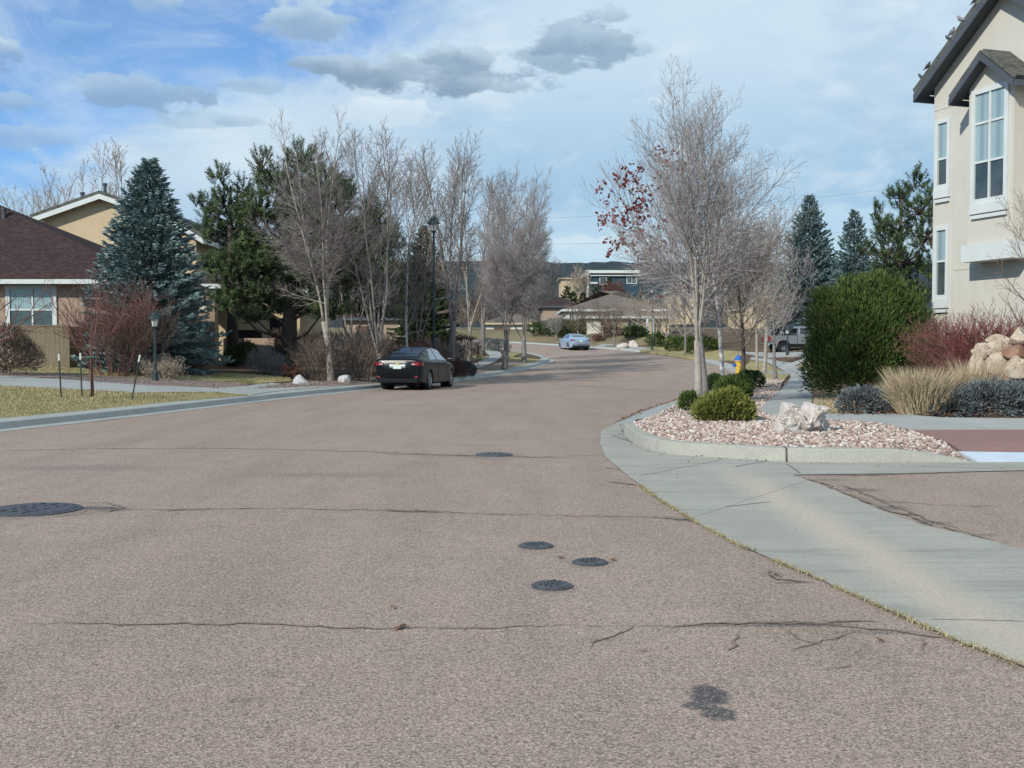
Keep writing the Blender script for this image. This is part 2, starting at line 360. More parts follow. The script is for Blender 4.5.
    t.col(t.mix(.4, br.outputs['Color'], t.ramp(t.noise(5, 4), [(.3, (.18, .13, .1)), (.7, (.45, .36, .27))]))); t.bump(t.noise(9, 4), .6, .04); M['stone'] = t.m
    t = NT('fence_boards'); t.rough(.9, .15)
    sx = t.n('ShaderNodeSeparateXYZ'); t.l(t.tc.outputs['Object'], sx.inputs[0])
    fr = t.math('FRACT', t.math('MULTIPLY', t.math('ADD', sx.outputs[0], sx.outputs[1]), 7.0))
    c = t.mix(t.ramp(t.noise(3, 4, .6, t.scaled((8, 8, .4))), [(.35, 0), (.65, 1)]), (.165, .13, .088), (.23, .19, .135))
    t.col(t.mix(t.ramp(fr, [(.0, 1), (.06, 0)]), c, (.03, .025, .02))); M['boards'] = t.m
    M['garage'] = simple('pale_garage_door', (.60, .58, .50), (.56, .54, .46), 2, .7)
    M['navy'] = simple('navy_cladding', (.03, .062, .088), (.026, .052, .075), 2, .7)
    M['dark'] = simple('painted_shade', (.022, .02, .02), (.016, .015, .015), 3, .9)  # near-black colour standing for the shade inside the porch
    M['browndoor'] = simple('brown_door', (.14, .085, .06), (.11, .068, .05), 3, .7)
    # vehicles and metal
    M['blackpaint'] = simple('black_car_paint', (.004, .007, .009), (.003, .006, .008), 3, .32, spec=.3, coat=.12)
    M['silverpaint'] = simple('silver_blue_paint', (.36, .49, .64), (.34, .46, .60), 3, .25, spec=.6, metal=.35, coat=.8)
    M['truckpaint'] = simple('grey_truck_paint', (.20, .215, .225), (.18, .195, .205), 3, .28, spec=.6, metal=.3, coat=.8)
    M['rubber'] = simple('tyre_rubber', (.018, .018, .019), (.012, .012, .013), 20, .85)
    M['plastic'] = simple('black_plastic', (.012, .014, .016), (.009, .010, .011), 10, .7, spec=.12)
    M['carglass'] = simple('tinted_car_glass', (.012, .022, .028), (.010, .018, .023), 2, .04, spec=.9, coat=1)
    M['rim'] = simple('alloy_rim', (.42, .45, .47), (.30, .32, .34), 6, .35, metal=.8)
    M['tail'] = simple('tail_lamp_red', (.24, .012, .02), (.17, .008, .014), 9, .15, spec=.6, coat=.8)
    M['tailclear'] = simple('tail_lamp_clear', (.62, .48, .50), (.5, .36, .38), 9, .15, spec=.6, coat=.8)
    M['chrome'] = simple('chrome', (.62, .64, .64), (.5, .52, .52), 6, .18, metal=.9)
    M['gold'] = simple('gold_emblem', (.70, .52, .14), (.6, .44, .11), 9, .3, metal=.3)
    M['plate'] = simple('plate_white_green', (.66, .72, .66), (.42, .55, .47), 7, .5)
    M['lampgreen'] = simple('dark_green_metal', (.022, .042, .046), (.016, .032, .035), 6, .5, spec=.4)
    M['lampglass'] = simple('lamp_glass', (.55, .58, .56), (.48, .50, .48), 6, .2, spec=.5)
    M['iron'] = simple('cast_iron', (.10, .108, .118), (.045, .048, .054), 22, .6, .6, 60, spec=.4)
    M['hydyellow'] = simple('yellow_hydrant_paint', (.62, .42, .07), (.55, .36, .06), 9, .5)
    M['hydblue'] = simple('blue_hydrant_paint', (.03, .14, .48), (.025, .12, .42), 9, .5)
    M['stake'] = simple('green_steel_stake', (.035, .045, .038), (.025, .03, .027), 9, .7)
    M['whitecap'] = simple('white_stake_cap', (.70, .70, .66), (.6, .6, .56), 9, .6)
    M['tie'] = simple('green_tree_tie', (.07, .16, .12), (.05, .12, .09), 9, .8)
    M['wire'] = simple('utility_wire', (.20, .22, .25), (.17, .19, .22), 9, .7)
    M['bird'] = simple('grey_feathers', (.10, .11, .13), (.045, .05, .06), 14, .8)
    M['birdpale'] = simple('pale_feathers', (.3, .3, .32), (.12, .12, .14), 14, .8)
mk()
# ------------------------------------------------------------------ vegetation generators
def rot_about(d, axis, a): return Matrix.Rotation(a, 3, axis) @ d
def perp(d, rng):
    p = d.orthogonal().normalized(); return rot_about(p, d, rng.uniform(0, 2 * pi))

def grow(T, C, p, d, L, r, lev, P, rng, tips):
    maxl = P['levels']; n = max(3, int(L / P['seg'][min(lev, len(P['seg']) - 1)])); wob = P['wob'][min(lev, len(P['wob']) - 1)]; up = P['up'][min(lev, len(P['up']) - 1)]
    pts = [p.copy()]; dirs = [d.copy()]; q = p.copy(); dd = d.copy(); step = L / n
    for i in range(n):
        dd = (dd + Vector((rng.gauss(0, wob), rng.gauss(0, wob), rng.gauss(0, wob) + up))).normalized()
        q = q + dd * step; pts.append(q.copy()); dirs.append(dd.copy())
    rmin = P['rmin']; rads = [max(rmin, r * (1 - .82 * (i / n) ** .9)) for i in range(n + 1)]
    rads[-1] = max(rmin * .7, rads[-1] * .5)
    sides = 7 if lev == 0 else 5 if lev == 1 else 4 if r > .012 else 3
    (T if lev <= P.get('tlev', 0) else C).tube(pts, rads, sides, cap=lev < 2)
    if lev >= maxl:
        tips.append((q.copy(), dd.copy())); return
    cnt = P['cnt'][lev]; cnt = max(1, int(round(cnt * (L / P['ref'][lev]) if P['ref'][lev] else cnt)))
    f0 = P['start'][lev]; az = rng.uniform(0, 6.28)
    for k in range(cnt):
        f = f0 + (1 - f0) * ((k + rng.uniform(.1, .9)) / cnt) ** P.get('fpow', 1.0)
        x = f * n; i = min(int(x), n - 1); w = x - i
        bp = pts[i].lerp(pts[i + 1], w); bd = dirs[i].lerp(dirs[i + 1], w).normalized()
        az += 2.4 + rng.uniform(-.5, .5)
        a0, a1 = P['ang'][lev]; ang = radians(a0 + (a1 - a0) * f + rng.uniform(-9, 9))
        o = bd.orthogonal().normalized(); ax = rot_about(o, bd, az); cd = rot_about(bd, ax, ang)
        env = P['env'](f) if lev == 0 else (1.0 - .62 * (f - f0) / (1 - f0 + 1e-6))
        cl = P['len'][lev] * env * rng.uniform(.75, 1.2) * (1 if lev == 0 else L)
        if cl < .08: continue
        br = rads[i] * (1 - w) + rads[i + 1] * w
        cr = max(rmin, min(br * .75, P['rr'] * cl))
        grow(T, C, bp, cd, cl, cr, lev + 1, P, rng, tips)

def bare_tree(name, label, loc, h, w, r, bark, twig, seed, group=None, extra=(), lr=.5, leaders=1, fork=.25, dens=1.0, rmin=.004, lean=(0, 0), envp=(.35, .75), levels=3, ang0=(58, 28), low=.2, cat='tree', up1=.10, wob=1.0, leaves=None, lspread=(14, 28)):
    rng = random.Random(seed); root = thing(name, label, cat, loc, 0, group)
    T, C, tips = MB(), MB(), []
    lo, pk = envp
    def env(f):                               # crown width profile along the leader
        t = (f - lo) / (1 - lo) if f > lo else 0
        return (.75 + .25 * min(1, f / max(pk, .01))) * (1 - max(0, (f - pk) / (1 - pk)) ** 1.3 * .8) * (1.0 if f > lo * .5 else .8)
    P = dict(levels=levels, seg=[.3, .22, .16, .12], wob=[.03 * wob, .055 * wob, .075 * wob, .09 * wob], up=[.02, up1, .10, .07], rmin=rmin, rr=.016, tlev=0 if leaders == 1 else 1,
             start=[low, .15, .15, .1], ang=[ang0, (48, 32), (48, 36), (45, 40)], len=[w * .62, .52, .5, .5], cnt=[int(24 * dens), 9 * dens, 7 * dens, 4], ref=[0, w * .5, w * .25, w * .12], env=env)
    d0 = Vector((lean[0], lean[1], 1)).normalized()
    if leaders == 1:
        grow(T, C, Vector((0, 0, -.1)), d0, h * .98, r, 0, P, rng, tips)
    else:
        hf = h * fork; pts = []; q = Vector((0, 0, -.1)); dd = d0.copy()
        for i in range(7):
            pts.append(q.copy()); dd = (dd + Vector((rng.gauss(0, .04), rng.gauss(0, .04), .02))).normalized(); q = q + dd * (hf / 6)
        T.tube(pts, [r * (1.25 - .5 * i / 6) if i else r * 1.4 for i in range(7)], 8)
        a0 = rng.uniform(0, 6.28); base = pts[-1]
        P['tlev'] = 0; P['len'][0] = w * .40; P['cnt'][0] = max(6, int(24 * dens / leaders * 1.5)); P['start'][0] = .18
        for k in range(leaders):
            a = a0 + k * 2 * pi / leaders + rng.uniform(-.3, .3); tilt = radians(rng.uniform(*lspread) if k else rng.uniform(3, 9))
            ld = Vector((sin(tilt) * cos(a), sin(tilt) * sin(a), cos(tilt)))
            b = pts[4 + k % 3]
            grow(T, C, b, ld, (h - hf) * rng.uniform(.82, 1.0) if k else (h - hf), r * lr, 0, P, rng, tips)
    for (ez, ed, eL) in extra: grow(T, C, Vector((0, 0, ez)), Vector(ed).normalized(), eL, r * .35, 0, P, rng, tips)
    zs = [v[2] for v in T.v] + [v[2] for v in C.v]; k = h / max(zs)
    for mb in (T, C): mb.v = [(v[0] * (1 if .8 < k < 1.25 else 1), v[1], v[2] * k if v[2] > 0 else v[2]) for v in mb.v]
    T.build('trunk', bark, root, smooth=True); C.build('crown', twig, root)
    if leaves:
        Lm = MB(); sel = leaves(tips, k)
        for (tp, td) in sel:
            for _ in range(rng.randint(4, 8)):
                c = Vector((tp.x, tp.y, tp.z * k)) + Vector((rng.gauss(0, .06), rng.gauss(0, .06), rng.gauss(-.03, .07))); s = rng.uniform(.035, .075)
                a = Vector((rng.gauss(0, 1), rng.gauss(0, 1), rng.gauss(0, 1))).normalized(); b = perp(a, rng); e = a.cross(b)
                Lm.poly([c + a * s * 1.2, c + b * s * .8 + e * s * .3, c - a * s, c - b * s * .8 + e * s * .2])
        Lm.build('leaves', M['redleaf'], root)
    return root

def twig_shrub(name, label, loc, h, w, mat, seed, n=40, group=None, levels=2, rmin=.005, cat='shrub', upr=.5, leaf=None, nleaf=0, flat=1.0):
    rng = random.Random(seed); root = tag(MB().build(name, mat), label, cat, group) if False else None
    T, tips = MB(), []
    P = dict(levels=levels, seg=[.18, .14, .1], wob=[.09, .12, .14], up=[.03 * upr * 2, .03, .02], rmin=rmin, rr=.012, tlev=9, start=[.25, .2, .2], ang=[(32, 26), (40, 35), (40, 40)],
             len=[h * .42, .5, .5], cnt=[7, 4, 3], ref=[0, h * .35, h * .2], env=lambda f: 1.1 - .7 * f)
    for i in range(n):
        a = rng.uniform(0, 6.28); s = sqrt(rng.random()); tilt = s * math.atan2(w * .5, h) * 1.15
        d = Vector((sin(tilt) * cos(a), sin(tilt) * sin(a) * flat, cos(tilt)))
        p = Vector((cos(a) * s * w * .16, sin(a) * s * w * .16 * flat, -.05))
        grow(T, T, p, d.normalized(), h * rng.uniform(.62, .95), rmin * 2.2, 0, P, rng, tips)
    zs = max(v[2] for v in T.v); k = h / zs; T.v = [(x, y, z * k) for x, y, z in T.v]
    mats = [mat]
    if leaf:
        mats = [mat, leaf]
        for _ in range(nleaf):
            tp, td = rng.choice(tips); c = Vector((tp.x, tp.y, tp.z * k)) + Vector((rng.gauss(0, .05), rng.gauss(0, .05), rng.gauss(-.05, .07))); s = rng.uniform(.015, .03)
            a = Vector((rng.gauss(0, 1), rng.gauss(0, 1), rng.gauss(0, 1))).normalized(); b = perp(a, rng)
            T.poly([c + a * s, c + b * s, c - a * s, c - b * s], 1)
    o = T.build(name, mats, loc=loc); return tag(o, label, cat, group)

def spray(mb, c, d, L, wd, rng, m=0):         # a narrow three-bladed needle spray
    d = d.normalized(); o = perp(d, rng)
    for k in range(2):
        b = rot_about(o, d, k * pi / 2 + .3); mid = c + d * L * .4
        mb.poly([c, mid + b * wd, c + d * L, mid - b * wd], m)

def spruce(name, label, loc, h, R, seed, mat, group=None, dens=1.0, sp=.24, wd=.03):
    rng = random.Random(seed); root = thing(name, label, 'tree', loc, rng.uniform(0, 6), group)
    T = MB(); T.tube([(0, 0, -.1), (0, 0, h * .5), (0, 0, h * .96)], [h * .018, h * .011, .012], 7); T.build('trunk', M['darkbark'], root)
    C = MB(); z = h * .02; bulge = [rng.uniform(.78, 1.15) for _ in range(40)]
    while z < h * .985:
        f = z / h; rad = R * ((1 - f) ** .82) * (1 if f > .1 else .8 + 2 * f) + .05
        n = max(4, int((5 + rad * 4.2) * dens)); a0 = rng.uniform(0, 6.28)
        for k in range(n):
            a = a0 + 2 * pi * k / n + rng.uniform(-.25, .25); sect = bulge[int((a % 6.283) / 6.283 * 8) + 8 * int(f * 4.99) % 32]
            L = rad * rng.uniform(.74, 1.06) * (.55 + .45 * sect); zz = z + rng.uniform(-.1, .1)
            droop = radians(-24 + 62 * f + rng.uniform(-7, 7)); out = Vector((cos(a), sin(a), 0)); side = Vector((-sin(a), cos(a), 0))
            m = max(3, int(L / .085)); prev = Vector((0, 0, zz))
            for i in range(1, m + 1):
                t = i / m; pz = zz + sin(droop) * L * t + .16 * L * t * t; pt = out * (L * t * cos(droop)) + Vector((0, 0, pz))
                if t > .18:
                    wdt = .36 * L * (1 - t * .85) + .05
                    for sd in (-1, 1):
                        for _ in range(2):
                            fr = rng.uniform(0.05, 1); base = pt + side * sd * wdt * fr * .6 + Vector((0, 0, rng.uniform(-.05, .04) - .06 * fr))
                            dr = out * rng.uniform(.45, 1) + side * sd * rng.uniform(.2, .9) + Vector((0, 0, rng.uniform(-.25, .45)))
                            spray(C, base, dr, rng.uniform(.13, .25), wd, rng)
                if i == m:
                    spray(C, pt, out + Vector((0, 0, rng.uniform(.1, .5))), .24, wd, rng)
        z += sp * (1 - .45 * f) * rng.uniform(.8, 1.2)
    for _ in range(14): spray(C, Vector((0, 0, h * rng.uniform(.95, .99))), Vector((rng.gauss(0, .25), rng.gauss(0, .25), 1)), .22, wd, rng)
    C.build('crown', mat, root); return root

def brush(mb, p, d, L, rng, nl, nw, n):       # pine shoot: needles round an axis
    d = d.normalized(); o = perp(d, rng); b = d.cross(o)
    for i in range(n):
        t = i / n; a = i * 2.4 + rng.uniform(-.3, .3); c = p + d * L * t
        rd = o * cos(a) + b * sin(a); nd = (d * rng.uniform(.35, .95) + rd).normalized(); q = nd.cross(rd + Vector((.01, .02, .03)))
        if q.length < 1e-4: continue
        q.normalize(); l = nl * rng.uniform(.75, 1.1)
        mb.poly([c - q * nw, c + q * nw, c + nd * l])

def pine(name, label, loc, h, lobes, seed, r=.25, group=None, dens=1.0, nl=.19, nw=.022):
    """lobes: (x, y, z, rx, rz) clumps of the crown, each fed by its own limb"""
    rng = random.Random(seed); root = thing(name, label, 'tree', loc, 0, group)
    T, C = MB(), MB(); T.tube([(0, 0, -.1), (.05, 0, h * .3), (-.05, .05, h * .6), (0, 0, h * .9)], [r * 1.25, r, r * .6, .04], 9)
    for (x, y, z, rx, rz) in lobes:
        z0 = max(h * .1, z - rz * .8 - .5 * sqrt(x * x + y * y)); a = Vector((0, 0, z0)); b = Vector((x, y, z)); mid = a.lerp(b, .5) + Vector((0, 0, -.12 * (b - a).length))
        T.tube([a, mid, b], [r * .26, r * .18, .02], 5)
        n = int(72 * dens * rx * (rx + rz))
        for i in range(n):
            while True:
                v = Vector((rng.uniform(-1, 1), rng.uniform(-1, 1), rng.uniform(-1, 1)))
                if .12 < v.length < 1: break
            v = v * (.55 + .45 * v.length) if rng.random() < .4 else v.normalized() * rng.uniform(.7, 1.0)
            p = b + Vector((v.x * rx, v.y * rx, v.z * rz)); d = Vector((v.x * .8, v.y * .8, v.z * .4 + .75)) + Vector((rng.gauss(0, .25),) * 3)
            brush(C, p, d, rng.uniform(.28, .5), rng, nl, nw, 20)
            if rng.random() < .3: T.tube([b, p], [.03, .012], 3, cap=False)
    T.build('trunk', M['darkbark'], root, smooth=True); C.build('crown', M['pine'], root); return root

def bushy(name, label, loc, lobes, n, mat, seed, *a_, rag=.16, **k_): return bushy_(name, label, loc, lobes, n, mat, seed, rag, *a_, **k_)
def bushy_(name, label, loc, lobes, n, mat, seed, rag, L=(.12, .24), wd=.022, up=.9, group=None, cat='shrub', stem=True, ground=0.0, fill=.3):
    """lobes: (x, y, z, rx, ry, rz) clumps covered with leaf sprays"""
    rng = random.Random(seed); C = MB(); vol = [l[3] * l[4] + l[3] * l[5] + l[4] * l[5] for l in lobes]; tot = sum(vol)
    root = thing(name, label, cat, loc, 0, group) if stem else None
    for l, vv in zip(lobes, vol):
        for i in range(int(n * vv / tot)):
            v = Vector((rng.gauss(0, 1), rng.gauss(0, 1), rng.gauss(0, 1))).normalized(); v.z = v.z if v.z > -.75 else -v.z
            s = rng.uniform(.86, 1.06) if rng.random() > fill else rng.uniform(.45, .9)
            s *= 1 + rag * 1.6 * noise.noise(v * 4.1 + Vector((l[2], l[0], seed * .7))); s *= 1 + rag * noise.noise(v * 2.3 + Vector((l[0], l[1], seed)))
            p = Vector((l[0] + v.x * l[3] * s, l[1] + v.y * l[4] * s, l[2] + v.z * l[5] * s))
            if p.z < ground: p.z = ground + rng.uniform(0, .1)
            d = v + Vector((rng.gauss(0, .3), rng.gauss(0, .3), up + rng.gauss(0, .3)))
            spray(C, p, d, rng.uniform(*L), wd, rng)
    if stem:
        T = MB()
        for l in lobes:
            for _ in range(3): T.tube([(rng.gauss(0, .1), rng.gauss(0, .1), -.05), (l[0] * .5 + rng.gauss(0, .1), l[1] * .5, l[2] * .6), (l[0] + rng.gauss(0, l[3] * .3), l[1] + rng.gauss(0, l[4] * .3), l[2] + l[5] * .5)], [.035, .025, .01], 4)
        T.build('stems', M['browntwig'], root); C.build('foliage', mat, root); return root
    return tag(C.build(name, mat, loc=loc), label, cat, group)

def grass_clump(name, label, loc, h, w, n, mat, seed, group=None, spread=.55):
    rng = random.Random(seed); C = MB()
    for i in range(n):
        a = rng.uniform(0, 6.28); s = sqrt(rng.random()); p = Vector((cos(a) * s * w * .3, sin(a) * s * w * .3, 0)); hh = h * rng.uniform(.4, 1.1); a += rng.gauss(0, .5)
        d = Vector((cos(a), sin(a), 0)); lean = s * spread * w * .5 + rng.uniform(0, .08); side = Vector((-sin(a), cos(a), 0)) * rng.uniform(.004, .009)
        side = rot_about(side, Vector((0, 0, 1)), rng.uniform(-1.5, 1.5))
        m = p + d * lean * .45 + Vector((rng.gauss(0, .03), rng.gauss(0, .03), hh * .6)); t = p + d * lean * 1.2 + Vector((rng.gauss(0, .05), rng.gauss(0, .05), hh))
        k = len(C.v); C.v += [tuple(p - side), tuple(p + side), tuple(m + side), tuple(m - side), tuple(t)]; C.face([k, k + 1, k + 2, k + 3]); C.face([k + 3, k + 2, k + 4])
    return tag(C.build(name, mat, loc=loc), label, 'grass clump', group)

def rock_mesh(size, seed, sub=3, rough=.28, ncut=9):
    rng = random.Random(seed); bm = bmesh.new(); bmesh.ops.create_icosphere(bm, subdivisions=sub, radius=1)
    off = Vector((rng.uniform(-50, 50), rng.uniform(-50, 50), rng.uniform(-50, 50)))
    cuts = [(Vector((rng.gauss(0, 1), rng.gauss(0, 1), rng.gauss(0, .7))).normalized(), rng.uniform(.55, .85)) for _ in range(ncut)]
    for v in bm.verts:
        c = v.co.copy(); c *= 1 + rough * noise.noise(c * 1.3 + off) + rough * .45 * noise.noise(c * 3.5 + off) + (rough * .3 * noise.noise(c * 8 + off) if sub > 3 else 0)
        for nrm, dd in cuts:
            e = c.dot(nrm) - dd
            if e > 0: c -= nrm * e * .9
        if c.z < -.45: c.z = -.45
        v.co = Vector((c.x * size[0], c.y * size[1], (c.z + .40) * size[2]))
    return bm
def rock(name, label, loc, size, seed, mat, group=None, rz=0, sub=4, cat='boulder', rough=.28, ncut=9):
    bm = rock_mesh(size, seed, sub, rough, ncut); me = bpy.data.meshes.new(name); bm.to_mesh(me); bm.free(); me.materials.append(mat)
    o = bpy.data.objects.new(name, me); COL.objects.link(o); o.location = loc; o.rotation_euler = (0, 0, rz); return tag(o, label, cat, group)

# ------------------------------------------------------------------ sheets on the terrain
def inside(x, y, pg):
    r = False; j = len(pg) - 1
    for i in range(len(pg)):
        if (pg[i][1] > y) != (pg[j][1] > y) and x < (pg[j][0] - pg[i][0]) * (y - pg[i][1]) / (pg[j][1] - pg[i][1]) + pg[i][0]: r = not r
        j = i
    return r
def smooth_line(pl, it=2):
    for _ in range(it):
        q = [pl[0]]
        for a, b in zip(pl, pl[1:]):
            q += [(a[0] * .75 + b[0] * .25, a[1] * .75 + b[1] * .25), (a[0] * .25 + b[0] * .75, a[1] * .25 + b[1] * .75)]
        pl = q + [pl[-1]]
    return pl
def sheet(poly, Hf, off, step, mb=None, m=0, wild=0, skirt=0):
    """triangulated sheet over polygon poly that follows the terrain"""
    mb = mb or MB(); P = []
    k = len(poly)
    for i in range(k):
        a, b = poly[i], poly[(i + 1) % k]; L = math.hypot(b[0] - a[0], b[1] - a[1])
        if L < 1e-4: continue
        n = max(1, int(L / step))
        for j in range(n): P.append((a[0] + (b[0] - a[0]) * j / n, a[1] + (b[1] - a[1]) * j / n))
    if wild: P = [(x + wild * noise.noise(Vector((x * 1.7, y * 1.7, 3))), y + wild * noise.noise(Vector((x * 1.7, y * 1.7, 9)))) for x, y in P]
    E = [(i, (i + 1) % len(P)) for i in range(len(P))]; V = [Vector(p) for p in P]
    x0, x1 = min(p[0] for p in P), max(p[0] for p in P); y0, y1 = min(p[1] for p in P), max(p[1] for p in P)
    nx, ny = int((x1 - x0) / step), int((y1 - y0) / step)
    for i in range(1, nx):
        for j in range(1, ny):
            x, y = x0 + i * step + (j % 2) * step * .4, y0 + j * step
            if inside(x, y, P) : V.append(Vector((x, y)))
    if skirt:
        area = sum(a[0] * b[1] - b[0] * a[1] for a, b in zip(P, P[1:] + P[:1])); Q = P if area > 0 else P[::-1]; k0 = len(mb.v)
        for x, y in Q: z = Hf(x, y) + off; mb.v += [(x, y, z), (x, y, z - skirt)]
        for i in range(len(Q)): j = (i + 1) % len(Q); mb.face([k0 + 2 * i, k0 + 2 * i + 1, k0 + 2 * j + 1, k0 + 2 * j], m)
    vs, es, fs, *_ = delaunay_2d_cdt(V, E, [], 1, 1e-4)
    n0 = len(mb.v); mb.v += [(v.x, v.y, Hf(v.x, v.y) + off) for v in vs]
    for f in fs:
        a, b, c = [vs[i] for i in f]
        cx, cy = (a.x + b.x + c.x) / 3, (a.y + b.y + c.y) / 3
        if not inside(cx, cy, P): continue
        mb.face([n0 + i for i in (f if (b - a).cross(c - a) > 0 else reversed(f))], m)
    return mb
def offs(pl, d):                              # polyline moved sideways (to its left for d > 0)
    r = []
    for i, p in enumerate(pl):
        a, b = pl[max(0, i - 1)], pl[min(len(pl) - 1, i + 1)]; tx, ty = b[0] - a[0], b[1] - a[1]; L = math.hypot(tx, ty) or 1
        r.append((p[0] - ty / L * d, p[1] + tx / L * d))
    return r
def sweep(pl, prof, Hf, mb=None, scale=None, m=0, sgn=1):
    mb = mb or MB(); n0 = len(mb.v); k = len(prof); rows = [offs(pl, d * sgn) for d, z in prof]
    for i in range(len(pl)):
        s = scale(i / (len(pl) - 1)) if scale else 1
        for j, (d, z) in enumerate(prof):
            x, y = rows[j][i]; mb.v.append((x, y, Hf(*pl[i]) + z * s))
    for i in range(len(pl) - 1):
        for j in range(k - 1):
            q = [n0 + i * k + j, n0 + (i + 1) * k + j, n0 + (i + 1) * k + j + 1, n0 + i * k + j + 1]
            mb.face(q if sgn < 0 else q[::-1], m)
    return mb
def ribbon(mb, pts, w, z, m=0, seed=0, Hf=None, rough=.35, zz=None):
    """a thin irregular strip, for cracks and joints"""
    rng = random.Random(seed); P = []
    for a, b in zip(pts, pts[1:]):
        L = math.hypot(b[0] - a[0], b[1] - a[1]); n = max(1, int(L / .06))
        P += [(a[0] + (b[0] - a[0]) * i / n, a[1] + (b[1] - a[1]) * i / n) for i in range(n)]
    P.append(pts[-1]); A = offs(P, .5); n0 = len(mb.v)
    for i, p in enumerate(P):
        nx, ny = (A[i][0] - p[0]) * 2, (A[i][1] - p[1]) * 2
        e = min(1, .15 + 6.0 * min(i, len(P) - 1 - i) / len(P)); j = rough * (.05 + w * .5) * (noise.noise(Vector((p[0] * 2.1 + seed, p[1] * 2.1, 0))) + .8 * noise.noise(Vector((p[0] * 9 + seed, p[1] * 9, 3)))); ww = e * w * .5 * max(.30, .7 + 1.0 * noise.noise(Vector((p[0] * 1.3, p[1] * 3, seed + 5.))) + .6 * noise.noise(Vector((p[0] * 11, p[1] * 11, seed + 2.)))) if rough > .2 else w * .5
        for s in (-1, 1): x, y = p[0] + nx * (j + s * ww), p[1] + ny * (j + s * ww); mb.v.append((x, y, (Hf(x, y) if Hf else zr(y)) + z))
    for i in range(len(P) - 1):
        q = [n0 + 2 * i, n0 + 2 * i + 1, n0 + 2 * i + 3, n0 + 2 * i + 2]
        mb.face(q[::-1], m)
# ------------------------------------------------------------------ SETTING
Z0 = lambda x, y: zr(y)
# far ground out to the horizon
g = MB(); xs = [-4000, -1200, -400, -160, -76, -75, -40, -15, 0, 15, 40, 74, 75, 160, 400, 1200, 4000]; ys = [-600, -100, -13, -12, 10, 30, 45, 55, 65, 75, 85, 95, 110, 125, 140, 160, 165, 166, 200, 260, 340, 420, 700, 1200, 2200, 4500]
for y in ys:
    for x in xs: g.v.append((x, y, zr(y) - .12 if (-75 < x < 75 and -12.5 < y < 165.5) else zr(y) + .55))
for j in range(len(ys) - 1):
    for i in range(len(xs) - 1): k = j * len(xs) + i; g.face([k, k + 1, k + 1 + len(xs), k + len(xs)])
tag(g.build('ground', M['ground']), kind='structure')

road_poly = LEFT_EDGE + RIGHT_EDGE[::-1] + [(2.25, 21.5)] + ISLAND[::-1] + [(40, 2.6), (8, 2.4), (5.6, 1.4), (4.4, -1), (4.0, -12)]
rd = sheet(road_poly, Z0, 0, 2.0)
def px(pl): return [tuple(PG(u, v).xy) for u, v in pl]
# cracks and repairs lie in the road's own mesh
def crk(pl, w, seed, m=1, rough=1.0): ribbon(rd, px(pl), w, .003 + seed * .0002, m, seed, None, rough)
_pz = [.0]
crk([(0, 451), (90, 449), (200, 448), (300, 450), (420, 454), (500, 456), (600, 459)], .075, 1)
crk([(380, 454), (440, 455), (490, 456)], .09, 2)
crk([(100, 508), (150, 510), (260, 508.5), (360, 510), (420, 512), (520, 514.5), (640, 517), (690, 520)], .035, 3)
crk([(180, 508.6), (250, 508.8)], .02, 4, 2); crk([(420, 513), (520, 515.5)], .018, 5, 2); crk([(555, 516), (660, 519)], .018, 15, 2)
crk([(380, 509.5), (410, 510.5), (440, 511.5)], .07, 6); crk([(650, 517), (690, 520), (705, 523)], .10, 7); crk([(165, 511.5), (186, 509)], .07, 8)
crk([(0, 624), (120, 624), (240, 624), (330, 628), (450, 628), (540, 627.5), (640, 626.5)], .022, 9)
crk([(660, 627), (720, 624.5), (800, 623.5), (880, 622)], .03, 10); crk([(700, 625.5), (760, 623.5), (830, 622.5)], .03, 17); crk([(820, 624), (870, 630), (945, 638)], .035, 11)
crk([(635, 627), (610, 637), (588, 644), (590, 650)], .022, 12); crk([(735, 634), (742, 646), (731, 652)], .015, 13); crk([(845, 633), (820, 640), (790, 652)], .014, 14)
crk([(790, 628), (798, 640), (820, 645)], .014, 18); crk([(925, 640), (928, 655)], .016, 19); crk([(870, 660), (920, 666), (985, 669)], .012, 20); crk([(820, 672), (850, 664)], .014, 21)
crk([(560, 385), (610, 388), (660, 392)], .12, 16); crk([(520, 458), (600, 455)], .03, 22); crk([(605, 468), (630, 470)], .05, 23); crk([(606, 482), (634, 486)], .06, 24)
crk([(766, 570), (778, 580), (815, 584)], .03, 25)
crk([(700, 398), (668, 404), (640, 411), (615, 423)], .09, 26)
def patch(pl, m=3, w=.05):
    _pz[0] += .0004; sheet(px(pl), Z0, .0088 + _pz[0], .05 if w < .2 else .2, rd, m, w)
if 0: patch([(691, 686), (722, 685), (727, 706), (733, 728), (716, 724), (704, 713), (690, 711), (682, 716), (680, 712), (688, 700)], 3, .075)
if 0: patch([(764, 570), (776, 569), (786, 581), (776, 582)], 3, .02)
crk([(70, 503), (106, 503.5), (124, 507.5), (110, 512), (100, 514)], .03, 30); crk([(84, 506), (112, 507), (120, 508)], .02, 31, 2); crk([(0, 519), (50, 518), (90, 514)], .03, 32)
crk([(800, 477), (836, 489), (880, 508), (930, 525), (1000, 541)], .05, 33); crk([(835, 484), (862, 492), (905, 512), (960, 530)], .04, 34); crk([(812, 476), (880, 475), (960, 473)], .05, 35); crk([(870, 500), (930, 505), (1000, 507)], .04, 36)
tag(rd.build('road', [M['asphalt'], M['crack'], M['pale_crack'], M['patch']]), kind='structure')

